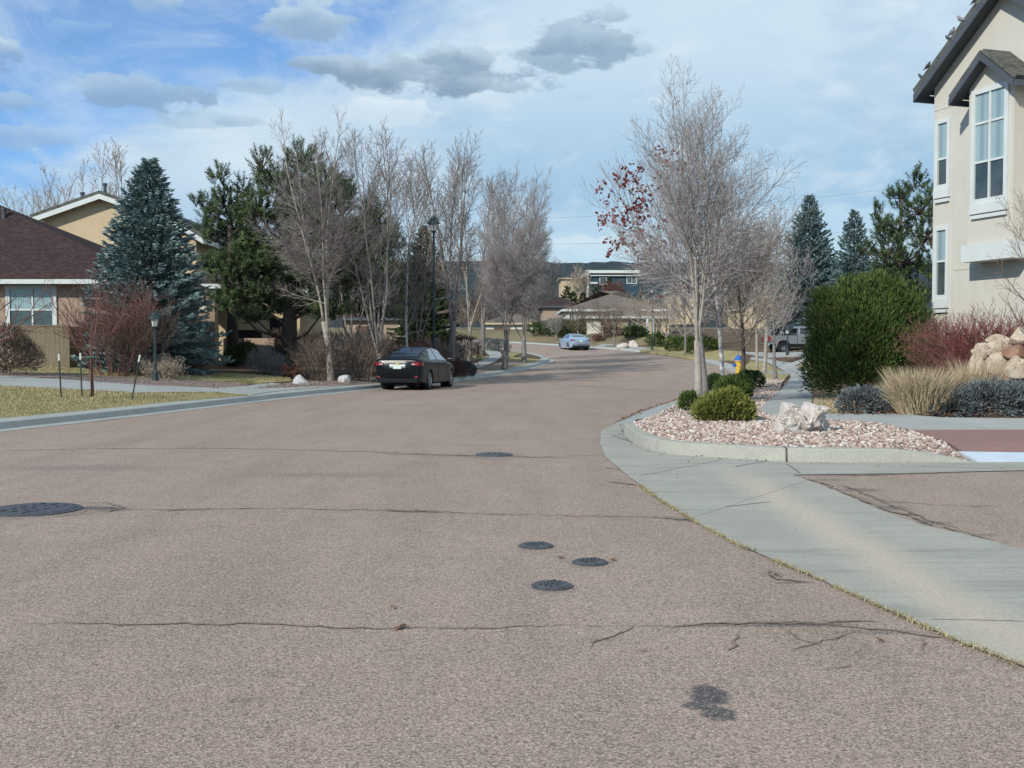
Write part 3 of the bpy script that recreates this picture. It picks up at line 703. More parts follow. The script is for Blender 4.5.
# concrete pan across the side street
pan_poly = px([(1024, 668), (960, 643), (880, 608), (819, 580), (778, 563), (737, 545), (696, 523), (665.6, 504), (630, 478), (605.5, 457.5), (600, 444), (601, 431.5), (607, 428)]) + [(2.05, 21.9), (2.35, 21.75)] + ISLAND[:0:-1]
pan_poly += px([(1024, 463.5)]) + [(20, 14.8), (20, 13.75)] + px([(1024, 471), (900, 474), (793, 475.5), (835.6, 491.4), (877.7, 510), (924.6, 526.6), (971.5, 537), (1024, 551)]) + [(4.3, 6.4), (4.75, 3.6), (5.1, 0), (5.0, -8), (3.4, -8), (3.1, 0), (2.85, 3)]
pn = sheet(pan_poly, Z0, .010, .8)
def jt(pl, w=.014, m=1): ribbon(pn, px(pl), w, .014, m, 3, None, 0.15)
jt([(787, 465), (800, 474)]); jt([(640, 477), (720, 461)], .008); jt([(690, 520), (812, 480)], .004); jt([(767, 462), (742, 466), (735, 468)]); jt([(612, 436), (641, 446)], .02); jt([(930, 621), (1024, 623)], .012, 2); jt([(725, 508), (770, 503)]); jt([(648, 470), (700, 467)], .008)
tag(pn.build('gutter_pan', [M['pan'], M['joint'], M['pale_crack']]), kind='structure')

# kerbs
isl = smooth_line(ISLAND[2:], 2)
def tap(t): return max(.06, sm(0, .14, t)) if t < .5 else .25 + .75 * sm(1.0, .80, t)
kb = sweep(isl[::-1], [(0, 0), (-.025, .175), (-.05, .19), (-.19, .195), (-.21, .08)], Z0, scale=lambda t: tap(1 - t), sgn=-1)
jx = min(range(len(isl)), key=lambda i: abs(isl[i][0] - 3.72))
a = isl[jx]; kb.poly([(a[0] - .012, a[1] - .016, .0), (a[0] + .012, a[1] - .016, 0), (a[0] + .012, a[1] + .012, .19), (a[0] - .012, a[1] + .012, .19)], 1)
kb.poly([(a[0] - .012, a[1] + .012, .2), (a[0] + .012, a[1] + .012, .2), (a[0] + .02, a[1] + .19, .2), (a[0], a[1] + .19, .2)], 1)
tag(kb.build('island_kerb', [M['curb'], M['joint']], fixn=False), kind='structure')
le = smooth_line(LEFT_EDGE, 1); re_ = smooth_line(RIGHT_EDGE, 1)
prof = [(0, .006), (.30, .014), (.34, .03), (.40, .135), (.46, .15), (.95, .16), (.97, .02)]
tag(sweep(le, prof, Z0, sgn=1).build('kerb_strip', M['walk']), kind='structure')
prof2 = [(0, .008), (.30, .014), (.36, .03), (.44, .125), (.52, .14), (.74, .15), (.76, .02)]
tag(sweep(re_, prof2, Z0, sgn=-1).build('kerb_strip', M['walk']), kind='structure')

# land
lp = offs(LEFT_EDGE, .9); left_poly = [(-75, -12)] + lp + [(-75, 165), ]
tag(sheet(left_poly, HL, 0, 2.0).build('yard_ground', M['mulch']), kind='structure')
rp = offs(RIGHT_EDGE, -.70)[1:]; rpoly = offs(ISLAND[2:], -.18)[:-1]
right_poly = [(75, 15.1), (40, 15.0), (6.3, 14.8)] + rpoly[1:] + rp + [(-72, 166), (75, 166)]
near_poly = [(30, 15.05), (6.3, 14.8)] + rpoly[1:] + [q for q in rp if q[1] < 30] + [(30, 30)]
tag(sheet(near_poly, HR, -.01, .45).build('yard_ground', M['mulch']), kind='structure')
far_poly = [(75, 15.1), (29.5, 15.0), (29.5, 29.4)] + [q for q in rp if q[1] >= 29] + [(-72, 166), (75, 166)]
tag(sheet(far_poly, HR, -.04, 2.0).build('yard_ground', M['mulch']), kind='structure')

def ov(name, pts, side, mat, off=.03, step=1.0, wild=0.0, kind='structure'):
    """a ground cover traced on the land; points are pixels or world (x, y, 'w')"""
    Q = [p[:2] if len(p) == 3 else tuple((PL if side == 'L' else PR)(*p).xy) for p in pts]
    o = sheet(Q, HL if side == 'L' else HR, off, step, wild=wild, skirt=.14).build(name, mat); tag(o, kind=kind); return Q
# left: grass strip by the kerb, footpath, rock bed, dry lawns
lk = [(x, y, 'w') for x, y in offs(LEFT_EDGE, .93)]
lawn1 = ov('lawn', lk[1:6] + [(252, 396)] + [(218, 393.3), (138, 394), (60, 390), (0, 387), (-22, 15, 'w'), (-24, 4, 'w')], 'L', M['lawn'], .03, 1.2)
ov('footpath', [(-24, 15.5, 'w'), (0, 387), (60, 390), (138, 394), (218, 393.3), (252, 396)] + lk[6:8] + [(253, 390), (281, 385), (272, 384), (220, 389.5), (140, 386.5), (80, 382), (0, 377), (-26, 19, 'w')], 'L', M['walk'], .045, .8)
ov('rock_bed', [(0, 377), (80, 382), (140, 386.5), (220, 389.5), (250, 385), (200, 381), (130, 378), (64, 375), (0, 372)], 'L', M['rockbed'], .035, .7, .1)
rb2 = ov('rock_bed', [(253, 390.4)] + lk[7:10] + [(430, 374), (377, 378), (345, 381), (292, 383), (270, 387)], 'L', M['rockbed'], .04, .7, .08)
lawn2 = ov('lawn', [(0, 372), (64, 375), (130, 378), (200, 381), (262, 384), (292, 382), (290, 378), (240, 374.5), (178, 373), (110, 369), (22, 368), (0, 368.5)], 'L', M['lawn'], .04, .8, .06)
# further along the left verge
ov('lawn', lk[10:14] + [(503, 357), (513, 351), (525, 352)], 'L', M['lawn'], .03, .8)
ov('footpath', [(455, 377), (477, 369), (495, 362), (502, 356.5), (500, 352.5), (488, 349.5), (480, 348.6), (478, 350), (487, 353), (490, 357), (478, 363), (452, 370)], 'L', M['walk'], .05, .8)
ov('rock_bed', [(462, 376.5), (500, 369), (530, 362), (512, 361), (496, 364), (479, 369)], 'L', M['rockbed'], .035, .7, .06)
ov('lawn', [(455, 361), (480, 361.5), (489, 357), (470, 356)], 'L', M['lawn'], .04, .8)
# right: island of rock, footpaths, lawns
inner = [(x, y, 'w') for x, y in offs(ISLAND[2:], -.215)]
rin = [(x, y, 'w') for x, y in offs(RIGHT_EDGE, -.75)]
path_l = [(832, 421), (800, 418.8), (772, 416.5), (761, 413), (761, 409), (777, 395), (790, 380), (791, 377.6), (790, 374), (779, 368), (765, 362), (750, 359.5)]
path_r = [(752, 357.8), (768, 359.5), (779, 362), (791, 363.5), (799, 361), (806, 357.5), (808, 360), (800, 364), (795, 366.5), (803, 369), (807, 372), (807, 377.6), (812, 395), (812, 405), (817, 411), (832, 416)]
bed = ov('rock_bed', [(970, 462.0)] + inner[1:-1] + rin[1:7] + [(733, 377.8), (760, 378.6), (784, 379.6), (777, 395), (761, 409), (761, 413), (772, 416.5), (800, 418.8), (832, 421), (866, 423.5), (906, 431)], 'R', M['rockbed'], .02, .3)
ov('footpath', [(1024, 430.5), (965, 430.7), (906, 431), (866, 423.5)] + path_l + path_r + [(877, 416.5), (940, 420), (1024, 421), (26, 24.5, 'w'), (26, 21.2, 'w')], 'R', M['walk'], .05, .7)
ov('ramp', [(907, 431.4), (976, 461.5), (1024, 462.5), (12, 14.95, 'w'), (12, 21.0, 'w'), (1024, 431)], 'R', M['redpad'], .025, .22)
ov('ramp', [(958.6, 453.6), (976, 462.2), (1024, 463), (9, 14.72, 'w'), (9, 15.6, 'w'), (1024, 454.7)], 'R', M['bluestrip'], .032, .15)
ov('lawn', [(812, 396), (814, 408), (832, 415.5), (850, 416), (868, 412), (905, 402), (900, 380), (865, 388), (830, 394)], 'R', M['lawn'], .04, .7, .05)
ov('lawn', [(735, 373), (750, 361), (765, 363.5), (779, 369.5), (789, 375.5), (785, 379), (760, 378)], 'R', M['lawn'], .04, .7)
ov('footpath', [(733, 375.5), (790, 374.5), (790, 372.5), (736, 373.5)], 'R', M['walk'], .055, .7)
ov('lawn', [(797, 366.5), (803, 363), (815, 360), (815, 372), (808, 371)], 'R', M['lawn'], .04, .7)
ov('lawn', [(640, 351), (668, 354.5), (690, 358), (735, 361), (745, 352), (690, 347), (650, 347)], 'R', M['lawn'], .04, 1.5)
ov('driveway', [(596, 346.6), (640, 350.3), (660, 349), (620, 345), (590, 343.5)], 'R', M['walk'], .04, 1.5)
ov('driveway', [(740, 352), (810, 352.5), (870, 353), (870, 357), (810, 356), (768, 357.5)], 'R', M['walk'], .045, 1.5)

ov('lawn', [p for p in rin[13:]] + [(-45, 172, 'w'), (-14, 136, 'w'), (4, 116, 'w'), (13, 104, 'w'), (15, 96, 'w')], 'R', M['ground'], .03, 1.6)
# mesa
h = MB(); rng = random.Random(5); NX = 420
def ridge(x): return 201 - 22 * sm(-300, -1500, x) + 5 * noise.noise(Vector((x * .004, 0, 1))) + 2.5 * noise.noise(Vector((x * .02, 0, 4))) + 3.0 * noise.noise(Vector((x * .13, 0, 8)))
prof_h = [(1900, 8, 0), (2150, 60, .1), (2380, 130, .5), (2540, .93, 2), (2600, 1.0, 2), (2800, 1.0, 2), (3500, .9, 2)]
for i in range(NX + 1):
    x = -2600 + 6200 * i / NX; top = ridge(x)
    for (yy, zz, k) in prof_h:
        gx = 60 * noise.noise(Vector((x * .006, yy * .004, 2)))
        h.v.append((x, yy + gx, top * zz if zz <= 1 else zz * top / 200 + 14 * noise.noise(Vector((x * .012, yy * .01, 7)))))
K = len(prof_h)
for i in range(NX):
    for j in range(K - 1): q = i * K + j; h.face([q, q + K, q + K + 1, q + 1])
tag(h.build('hill', M['hill'], smooth=True), kind='structure')

# loose stones on the island bed, blades of grass, dead leaves
def stones(polys, Hf, n, smin, smax, seed, name, mat, near=None):
    rng = random.Random(seed); base = rock_mesh((1, 1, 1), seed, 1, .3); bv = [v.co.copy() for v in base.verts]; bf = [[v.index for v in f.verts] for f in base.faces]; base.free(); C = MB()
    x0, x1 = min(p[0] for p in polys), max(p[0] for p in polys); y0, y1 = min(p[1] for p in polys), max(p[1] for p in polys); c = 0
    while c < n:
        x, y = rng.uniform(x0, x1), rng.uniform(y0, y1)
        if near and rng.random() > near(x, y): continue
        if not inside(x, y, polys): continue
        c += 1; s = rng.uniform(smin, smax) * (1.5 if rng.random() < .12 else 1); z = Hf(x, y) + .02
        R = Matrix.Rotation(rng.uniform(0, 6.28), 3, 'Z') @ Matrix.Rotation(rng.uniform(-.6, .6), 3, 'X'); sc = (s * rng.uniform(.8, 1.4), s * rng.uniform(.7, 1), s * rng.uniform(.5, .9)); n0 = len(C.v)
        for q in bv: w = R @ Vector((q.x * sc[0], q.y * sc[1], q.z * sc[2])); C.v.append((x + w.x, y + w.y, z + w.z))
        for f in bf: C.face([n0 + i for i in f])
    return tag(C.build(name, mat), kind='stuff')
stones(bed, HR, 11000, .018, .038, 3, 'gravel', M['gravel'], lambda x, y: 1 if y < 22 else .45)
def blades(poly, Hf, n, h, seed, name, mat, lw=.008, off=.03):
    rng = random.Random(seed); C = MB(); x0, x1 = min(p[0] for p in poly), max(p[0] for p in poly); y0, y1 = min(p[1] for p in poly), max(p[1] for p in poly); c = 0
    while c < n:
        x, y = rng.uniform(x0, x1), rng.uniform(y0, y1)
        if not inside(x, y, poly): continue
        c += 1; z = Hf(x, y) + off; hh = h * rng.uniform(.5, 1.2); a = rng.uniform(0, 6.28); l = rng.uniform(.2, .9) * hh
        s = Vector((cos(a + 1.5), sin(a + 1.5), 0)) * lw; p = Vector((x, y, z)); C.poly([p - s, p + s, p + Vector((cos(a) * l, sin(a) * l, hh))])
    return tag(C.build(name, mat), kind='stuff')
blades([p for p in lawn1 if p[1] > 17], HL, 9000, .05, 1, 'grass', M['lawnblade'], .010)
blades(lawn2, HL, 5000, .06, 2, 'grass', M['lawnblade'], .012)
lr = [tuple(PR(*p).xy) for p in [(812, 396), (814, 408), (832, 415.5), (850, 416), (868, 412), (905, 402), (900, 380), (865, 388), (830, 394)]]
blades(lr, HR, 7000, .08, 3, 'grass', M['straw'], .009)
# dry weeds in the joint between pan and asphalt
we = px([(1024, 668), (960, 643), (880, 608), (819, 580), (778, 563), (737, 545), (696, 523), (665.6, 504), (640, 486)]); C = MB(); rng = random.Random(4)
for a, b in zip(we, we[1:]):
    L = math.hypot(b[0] - a[0], b[1] - a[1])
    for i in range(int(L * 360)):
        t = rng.random(); x = a[0] + (b[0] - a[0]) * t; y = a[1] + (b[1] - a[1]) * t
        if noise.noise(Vector((x * 3, y * 3, 1))) < -.25: continue
        x += rng.gauss(0, .018); y += rng.gauss(0, .018)
        a_ = rng.uniform(0, 6.28); l = rng.uniform(.012, .04); s = Vector((cos(a_ + 1.5), sin(a_ + 1.5), 0)) * .004; p = Vector((x, y, .008)); C.poly([p - s, p + s, p + Vector((cos(a_) * l, sin(a_) * l, rng.uniform(.006, .022)))])
tag(C.build('dry_weeds', M['weed']), kind='stuff')
# dead leaves scattered along gutters and beds
C = MB(); rng = random.Random(8)
def leaf(p, s):
    a = Vector((rng.gauss(0, 1), rng.gauss(0, 1), rng.gauss(0, .3))).normalized() * s; b = a.cross(Vector((rng.gauss(0, .3), rng.gauss(0, .3), 1))).normalized() * s * .6; C.poly([p + a, p + b, p - a, p - b])
for i in range(150):
    a = rng.choice(isl[6:]); x, y = a[0] - rng.uniform(-.06, .12), a[1] - rng.uniform(.0, .12) + rng.uniform(-.3, .3); leaf(Vector((x, y, .03)), rng.uniform(.01, .025))
for i in range(40):
    x = rng.uniform(1.6, 8); y = rng.uniform(8, 15)
    if inside(x, y, pan_poly): leaf(Vector((x, y, .025)), rng.uniform(.012, .026))
for u, v in ((393, 609), (403, 628), (397, 630), (561, 559), (613, 561), (641, 652), (880, 642)): leaf(PG(u, v) + Vector((0, 0, .015)), .035)
for i in range(420):
    k = rng.randint(1, 6); a, b = RIGHT_EDGE[k], RIGHT_EDGE[k + 1]; t = rng.random(); x, y = a[0] + (b[0] - a[0]) * t + rng.gauss(-.03, .05), a[1] + (b[1] - a[1]) * t; leaf(Vector((x, y, zr(y) + .03)), rng.uniform(.015, .04))
for i in range(900):
    p = PR(rng.uniform(820, 1000), rng.uniform(402, 418)); leaf(p + Vector((0, 0, .06)), rng.uniform(.02, .05))
for i in range(400):
    p = PL(rng.uniform(190, 372), rng.uniform(362, 390)); leaf(p + Vector((0, 0, .06)), rng.uniform(.03, .06))
tag(C.build('fallen_leaves', M['deadleaf']), kind='stuff')
# ------------------------------------------------------------------ road ironwork
def lid(name, label, u, v, r, seed, group):
    p = PG(u, v); root = thing(name, label, 'manhole cover' if r > .2 else 'valve cover', p, .3 * seed, group)
    b = MB(); b.lathe([(r * 1.14, -.01), (r * 1.14, .010), (r * 1.02, .014)], sides=28); b.build('collar', M['iron'], root)
    d = MB(); d.lathe([(r, 0), (r, .017), (r * .96, .020)], sides=28)
    for i in range(-2, 3):
        for j in range(-1, 2): d.box((i * r * .32, j * r * .36, .022), (r * .2, r * .12, .010), .4 * (i % 2))
    d.build('lid', M['iron'], root); return root
lid('valve_cover', 'small round iron valve lid in the road, farthest of the three', 536, 546.5, .118, 1, 'water valve lids in the road')
lid('valve_cover', 'small round iron valve lid in the road, nearest the concrete pan', 590, 563, .112, 2, 'water valve lids in the road')
lid('valve_cover', 'small round iron valve lid in the road, nearest to the viewer', 552, 586.5, .118, 3, 'water valve lids in the road')
lid('manhole_cover', 'large iron manhole cover in dark asphalt patch at left', 33, 510, .385, 4, 'manhole covers')
lid('manhole_cover', 'dark manhole cover lying on the far crack across the road', 494, 455, .235, 5, 'manhole covers')

# ------------------------------------------------------------------ houses
def uvproj(o):
    me = o.data; uv = me.uv_layers.new(name='UVMap')
    for p in me.polygons:
        n = p.normal; h = Vector((-n.y, n.x, 0)); h = h.normalized() if h.length > 1e-3 else Vector((1, 0, 0)); s = n.cross(h)
        for li in p.loop_indices: c = me.vertices[me.loops[li].vertex_index].co; uv.data[li].uv = (c.dot(h), c.dot(s))
    return o
class Fr:                                     # local frame: a along the wall, b outward, z up
    def __init__(s, o, ad, bd): s.o = Vector(o); s.a = Vector(ad + (0,)) if len(ad) == 2 else Vector(ad); s.b = Vector(bd + (0,)) if len(bd) == 2 else Vector(bd)
    def __call__(s, a, b, z): return s.o + s.a * a + s.b * b + Vector((0, 0, z))
def fbox(mb, F, a0, a1, b0, b1, z0, z1, m=0):
    n = len(mb.v)
    mb.v += [tuple(F(a, b, z)) for z in (z0, z1) for a, b in ((a0, b0), (a1, b0), (a1, b1), (a0, b1))]
    for q in ((3, 2, 1, 0), (4, 5, 6, 7), (0, 1, 5, 4), (1, 2, 6, 5), (2, 3, 7, 6), (3, 0, 4, 7)): mb.face([n + i for i in q], m)
def window(F, a0, a1, z0, z1, par, bars_a=(), bars_z=(), trim=.14, glass='glass', uppers=None, sill=True, b=0.0, fr='white'):
    f = MB()
    fbox(f, F, a0 - trim, a0, b - .02, b + .06, z0 - trim, z1 + trim); fbox(f, F, a1, a1 + trim, b - .02, b + .06, z0 - trim, z1 + trim)
    fbox(f, F, a0, a1, b - .02, b + .06, z1, z1 + trim); fbox(f, F, a0, a1, b - .02, b + .06, z0 - trim, z0)
    for x in bars_a: fbox(f, F, x - .03, x + .03, b - .02, b + .045, z0, z1)
    for z in bars_z:
        xs = [a0] + list(bars_a) + [a1]
        for i in range(len(xs) - 1): fbox(f, F, xs[i] + (.03 if i else 0), xs[i + 1] - (.03 if i < len(xs) - 2 else 0), b - .02, b + .04, z - .028, z + .028)
    w = f.build('window', M[fr], par, fixn=True)
    zs = [z0] + list(bars_z) + [z1]
    for i in range(len(zs) - 1):
        g = MB(); fbox(g, F, a0, a1, b - .02, b + .008, zs[i], zs[i + 1]); g.build('pane', M[uppers if uppers and i > 0 else glass], w, fixn=True)
    if sill:
        s = MB(); fbox(s, F, a0 - trim, a1 + trim, b - .02, b + .09, z0 - trim - .24, z0 - trim - .004); fbox(s, F, a0 - trim + .03, a1 + trim - .03, b - .02, b + .07, z0 - trim - .36, z0 - trim - .27); s.build('sill', M[fr], w, fixn=True)
    return w
def slab(mb, pts, th, m=0):                   # roof plane with thickness
    P = [Vector(p) for p in pts]; n = (P[1] - P[0]).cross(P[2] - P[0]).normalized(); n = n if n.z > 0 else -n
    mb.prism(P, n * -th, m)
def gable_roof(F, a0, a1, b0, b1, ze, slope, par, mat, th=.16, over=.4, oe=.4, fascia='darktrim', fas=.22, soffit=True, ridge_a=None):
    """ridge runs along b; eaves at a0 and a1; returns ridge height"""
    am = (a0 + a1) / 2; zr_ = ze + slope * (am - a0); r = MB()
    for s, ae in ((-1, a0), (1, a1)):
        ea = ae + s * oe; ez = ze - slope * oe
        slab(r, [F(ea, b1 + over, ez), F(am, b1 + over, zr_), F(am, b0 - over, zr_), F(ea, b0 - over, ez)], -th)
    o = uvproj(r.build('roof', M[mat], par, fixn=True)); f = MB()
    for s, ae in ((-1, a0), (1, a1)):
        ea = ae + s * oe; ez = ze - slope * oe
        for bb in (b1 + over,):
            f.prism([F(ea - s * 0, bb, ez - .02), F(am, bb, zr_ - .02), F(am, bb, zr_ - .02 - fas), F(ea, bb, ez - .02 - fas)], F.b * .05)
        f.prism([F(ea, b0 - over, ez - .02), F(ea, b1 + over, ez - .02), F(ea, b1 + over, ez - fas), F(ea, b0 - over, ez - fas)], F.a * s * .06)
        if soffit:
            slab(f, [F(ea, b1 + over, ez - .03), F(am, b1 + over, zr_ - .03), F(am, b1 - .02, zr_ - .03), F(ea, b1 - .02, ez - .03)], .05)
    f.build('fascia', M[fascia], o, fixn=True); return zr_
def hip_roof(F, a0, a1, b0, b1, ze, zt, par, mat, inset, over=.45, fascia='white', fas=.2):
    r = MB(); A0, A1, B0, B1 = a0 - over, a1 + over, b0 - over, b1 + over; bm = (B0 + B1) / 2
    p = [F(A0, B1, ze), F(A1, B1, ze), F(A1, B0, ze), F(A0, B0, ze), F(A0 + inset, bm, zt), F(A1 - inset, bm, zt)]
    n = len(r.v); r.v += [tuple(q) for q in p] + [tuple(q - Vector((0, 0, .1))) for q in p[:4]]
    for q in ((0, 1, 5, 4), (1, 2, 5), (2, 3, 4, 5), (3, 0, 4), (9, 8, 7, 6), (0, 6, 7, 1), (1, 7, 8, 2), (2, 8, 9, 3), (3, 9, 6, 0)): r.face(list(q))
    o = uvproj(r.build('roof', M[mat], par, fixn=True)); f = MB(); e = .03
    for (x0, x1, y0, y1) in ((A0 - e, A1 + e, B1, B1 + e), (A0 - e, A1 + e, B0 - e, B0), (A0 - e, A0, B0, B1), (A1, A1 + e, B0, B1)): fbox(f, F, x0, x1, y0, y1, ze - fas, ze + .01)
    f.build('fascia', M[fascia], o, fixn=True); return o

# two-storey cream house on the right
WA = Vector((.31, -.951)).normalized(); WN = Vector((-.951, -.31)).normalized(); gz = 0.55
hr = thing('house', 'tall cream stucco two-storey house with slate-grey gable and white windows', 'house', (11.62, 30.5, gz)); Fr0 = Fr((0, 0, 0), (WA.x, WA.y, 0), (WN.x, WN.y, 0))
ZE = 8.75 - gz; SL = .70; AM = 2.75; W1 = 5.5
w = MB(); F = Fr0
w.prism([F(0, 0, -.4), F(W1, 0, -.4), F(W1, 0, ZE), F(AM, 0, ZE + SL * AM), F(0, 0, ZE)], F.b * -11.0)
fbox(w, F, W1, W1 + 3, -9.5, -1.6, -.4, 6.2)
w.build('wall', M['cream'], hr, fixn=True)
by = MB(); fbox(by, F, 1.95, 3.52, .0, .5, 3.62, 7.62); by.prism([F(1.95, .5, 7.62), F(3.52, .5, 7.62), F(2.735, .5, 8.25)], F.b * -.5); by.build('bay', M['cream'], hr, fixn=True)
bb = MB(); fbox(bb, F, 1.86, 3.61, -.01, .62, 3.18, 3.62); bev = bb.build('bay_base', M['white'], hr, fixn=True)
rz_ = gable_roof(F, 0, W1, -11.2, 0, ZE, SL, hr, 'greyroof', over=.42, oe=.30)
gable_roof(F, 1.95, 3.52, -.3, .5, 7.70, .80, hr, 'greyroof', th=.1, over=.32, oe=.34, fas=.17)
window(F, .22, .58, 5.42, 7.08, hr, (), (6.12,), trim=.12, uppers='curtain')
window(F, .22, .58, 2.42, 4.18, hr, (), (3.34,), trim=.12, uppers='curtain')
window(F, 2.22, 3.24, 4.75, 7.40, hr, (2.73,), (5.68, 6.66), trim=.13, uppers='curtain', b=.5)
for q in ((.0, 1.9, 7.47), (.85, 5.0, 3.06)): ln = MB(); fbox(ln, F, q[0], q[1], -.01, .012, q[2], q[2] + .03); ln.build('stucco_band', M['cream'], hr, fixn=True)

# brown-roofed house on the left
za = 1.05
ha = thing('house', 'low rose-tan house with dark brown hip roof and white window', 'house', (0, 0, 0)); F = Fr((-29, 41.5, za), (1, 0, 0), (0, -1, 0))
xr = -13.8 + 29
w = MB(); fbox(w, F, 0, xr, -7, 0, -.6, 3.02); w.build('wall', M['rosetan'], ha, fixn=True)
hip_roof(F, 0, xr, -7, 0, 3.0, 6.5, ha, 'brownroof', 8.2, over=.6, fascia='white', fas=.16)
wx = lambda u: ray(u, 347)[0] * 41.5 + 29
window(F, wx(11), wx(53.5), 1.30, 2.66, ha, (wx(33.5),), (1.9,), trim=.16, uppers='curtain', sill=False)
bp = MB(); bp.lathe([(.07, 0), (.07, .45), (.1, .46), (.1, .55)], tuple(at(4, 218, 44.0) - Vector((0, 0, .15)))); bp.build('vent_pipe', M['darktrim'], ha)
# board screen in front of it
bf = thing('screen_fence', 'weathered brown board screen below the white window', 'fence', (0, 0, 0)); F = Fr((0, 0, 0), (1, 0, 0), (0, -1, 0))
x0, x1 = ray(14, 347)[0] * 39.6, ray(68, 347)[0] * 39.6
b = MB(); fbox(b, F, x0, x1, -39.6, -39.52, .7, 2.28); b.build('board_panel', M['boards'], bf, fixn=True)
b = MB(); fbox(b, F, x1, x1 + .08, -41.4, -39.52, .7, 2.28); b.build('board_panel', M['boards'], bf, fixn=True)
b = MB(); fbox(b, F, x0 - .03, x1 + .10, -39.62, -39.50, 2.28, 2.34); b.build('cap_rail', M['boards'], bf, fixn=True)

# tan gabled house behind it
hb = thing('house', 'tan two-gabled house with white rake boards behind the blue spruce', 'house', (0, 0, 0)); YB = 58.0
def bx(u, y=YB): return ray(u, 347)[0] * y
def bz(v, y=YB): return CAMH + ray(0, v)[1] * y
F = Fr((0, YB, 0), (1, 0, 0), (0, -1, 0)); F2 = Fr((0, YB - 4, 0), (1, 0, 0), (0, -1, 0))
zf = zr(50) + .6
aL, aR = bx(46), bx(164); ze = bz(215.5); zt = bz(190)
w = MB(); w.prism([F(aL, 0, zf), F(aR, 0, zf), F(aR, 0, ze), F((aL + aR) / 2, 0, zt - .25), F(aL, 0, ze)], F.b * -10)
cL, cR = bx(128, YB - 4), bx(197, YB - 4); ze2 = bz(233, YB - 4); zt2 = bz(208, YB - 4)
w.prism([F2(cL, 0, zf), F2(cR, 0, zf), F2(cR, 0, ze2), F2((cL + cR) / 2, 0, zt2 - .2), F2(cL, 0, ze2)], F2.b * -12)
w.build('wall', M['tan'], hb, fixn=True)
gable_roof(F, aL, aR, -10, 0, ze, (zt - .25 - ze) / ((aR - aL) / 2), hb, 'greyroof', over=.5, oe=.5, fascia='white', fas=.26, soffit=True)
gable_roof(F2, cL, cR, -12, 0, ze2, (zt2 - .2 - ze2) / ((cR - cL) / 2), hb, 'greyroof', over=.5, oe=.5, fascia='white', fas=.26)
for u in (82.5, 105):
    v = MB(); v.lathe([(.09, 0), (.09, .5), (.13, .52), (.13, .62)], tuple(at(u, 204 if u < 100 else 195, YB + 1.0))); v.build('vent_pipe', M['darktrim'], hb)
# lower wing and stone porch
Y3 = 55.0; F3 = Fr((0, Y3, 0), (1, 0, 0), (0, -1, 0)); dL, dR = bx(196, Y3), bx(300, Y3)
w = MB(); fbox(w, F3, dL, dR, -8, 0, zf - .2, bz(306, Y3) + .9); w.build('wall', M['tan'], hb, fixn=True)
hip_roof(F3, dL, dR, -8, 0, bz(298, Y3) + .4, bz(266, Y3) + .5, hb, 'greyroof', 3.4, over=.5)
w = MB(); fbox(w, F3, bx(226, Y3), bx(262, Y3), 0, .03, zf - .2, bz(330, Y3)); fbox(w, F3, bx(270, Y3), bx(292, Y3), 0, .03, zf - .2, bz(318, Y3)); w.build('porch_panel', M['dark'], hb, fixn=True)  # flat near-black panels on the wall paint the porch shade
Y4 = 51.0; F4 = Fr((0, Y4, 0), (1, 0, 0), (0, -1, 0))
def col_(u0, u1, v, cap):
    w = MB(); fbox(w, F4, bx(u0, Y4), bx(u1, Y4), -.6, 0, zf - .3, bz(v, Y4)); c = w.build('stone_column', M['stone'], hb, fixn=True)
    if cap: w = MB(); fbox(w, F4, bx(u0, Y4) - .08, bx(u1, Y4) + .08, -.68, .08, bz(v, Y4), bz(v - 6, Y4)); fbox(w, F4, bx(u0, Y4) + .1, bx(u1, Y4) - .1, -.5, -.1, bz(v - 6, Y4), bz(288, Y4)); w.build('column_cap', M['cream'], c, fixn=True)
col_(194, 206, 312, True); col_(206.5, 215, 296, False)
hip_roof(F4, bx(170, Y4), bx(216, Y4), -3.4, -.1, bz(291, Y4) + .3, bz(277, Y4), hb, 'brownroof', 1.2, over=.4)
w = MB(); fbox(w, F4, bx(216, Y4), bx(268, Y4), -1.5, -1.3, zf - .3, bz(338, Y4)); w.build('courtyard_wall', M['rosetan'], hb, fixn=True)

def far_house(label, u0, u1, y, d, vb, ve, vt, wall, roof, inset, wins=(), doors=(), gable=False, fr='white'):
    t = thing('house', label, 'house', (0, 0, 0)); F = Fr((0, y, 0), (1, 0, 0), (0, -1, 0)); X = lambda u: ray(u, 347)[0] * y; Zv = lambda v: CAMH + ray(0, v)[1] * y
    w = MB()
    if gable: w.prism([F(X(u0), 0, Zv(vb) - 1), F(X(u1), 0, Zv(vb) - 1), F(X(u1), 0, Zv(ve)), F((X(u0) + X(u1)) / 2, 0, Zv(vt) - .15), F(X(u0), 0, Zv(ve))], F.b * -d)
    else: fbox(w, F, X(u0), X(u1), -d, 0, Zv(vb) - 1, Zv(ve) - .05)
    w.build('wall', M[wall], t, fixn=True)
    if gable: gable_roof(F, X(u0), X(u1), -d, 0, Zv(ve), (Zv(vt) - .15 - Zv(ve)) / ((X(u1) - X(u0)) / 2), t, roof, fascia=fr, over=.4)
    else: hip_roof(F, X(u0), X(u1), -d, 0, Zv(ve), Zv(vt), t, roof, inset, fascia=fr)
    for (a, b, c, e, na) in wins: window(F, X(a), X(b), Zv(e), Zv(c), t, [X(a + (b - a) * (i + 1) / na) for i in range(na - 1)], (), trim=.12, sill=False)
    for (a, b, c, e, m) in doors:
        q = MB(); fbox(q, F, X(a), X(b), -.02, .05, Zv(e), Zv(c)); q.build('garage_door' if m == 'garage' else 'door', M[m], t, fixn=True)
    return t, F, X, Zv
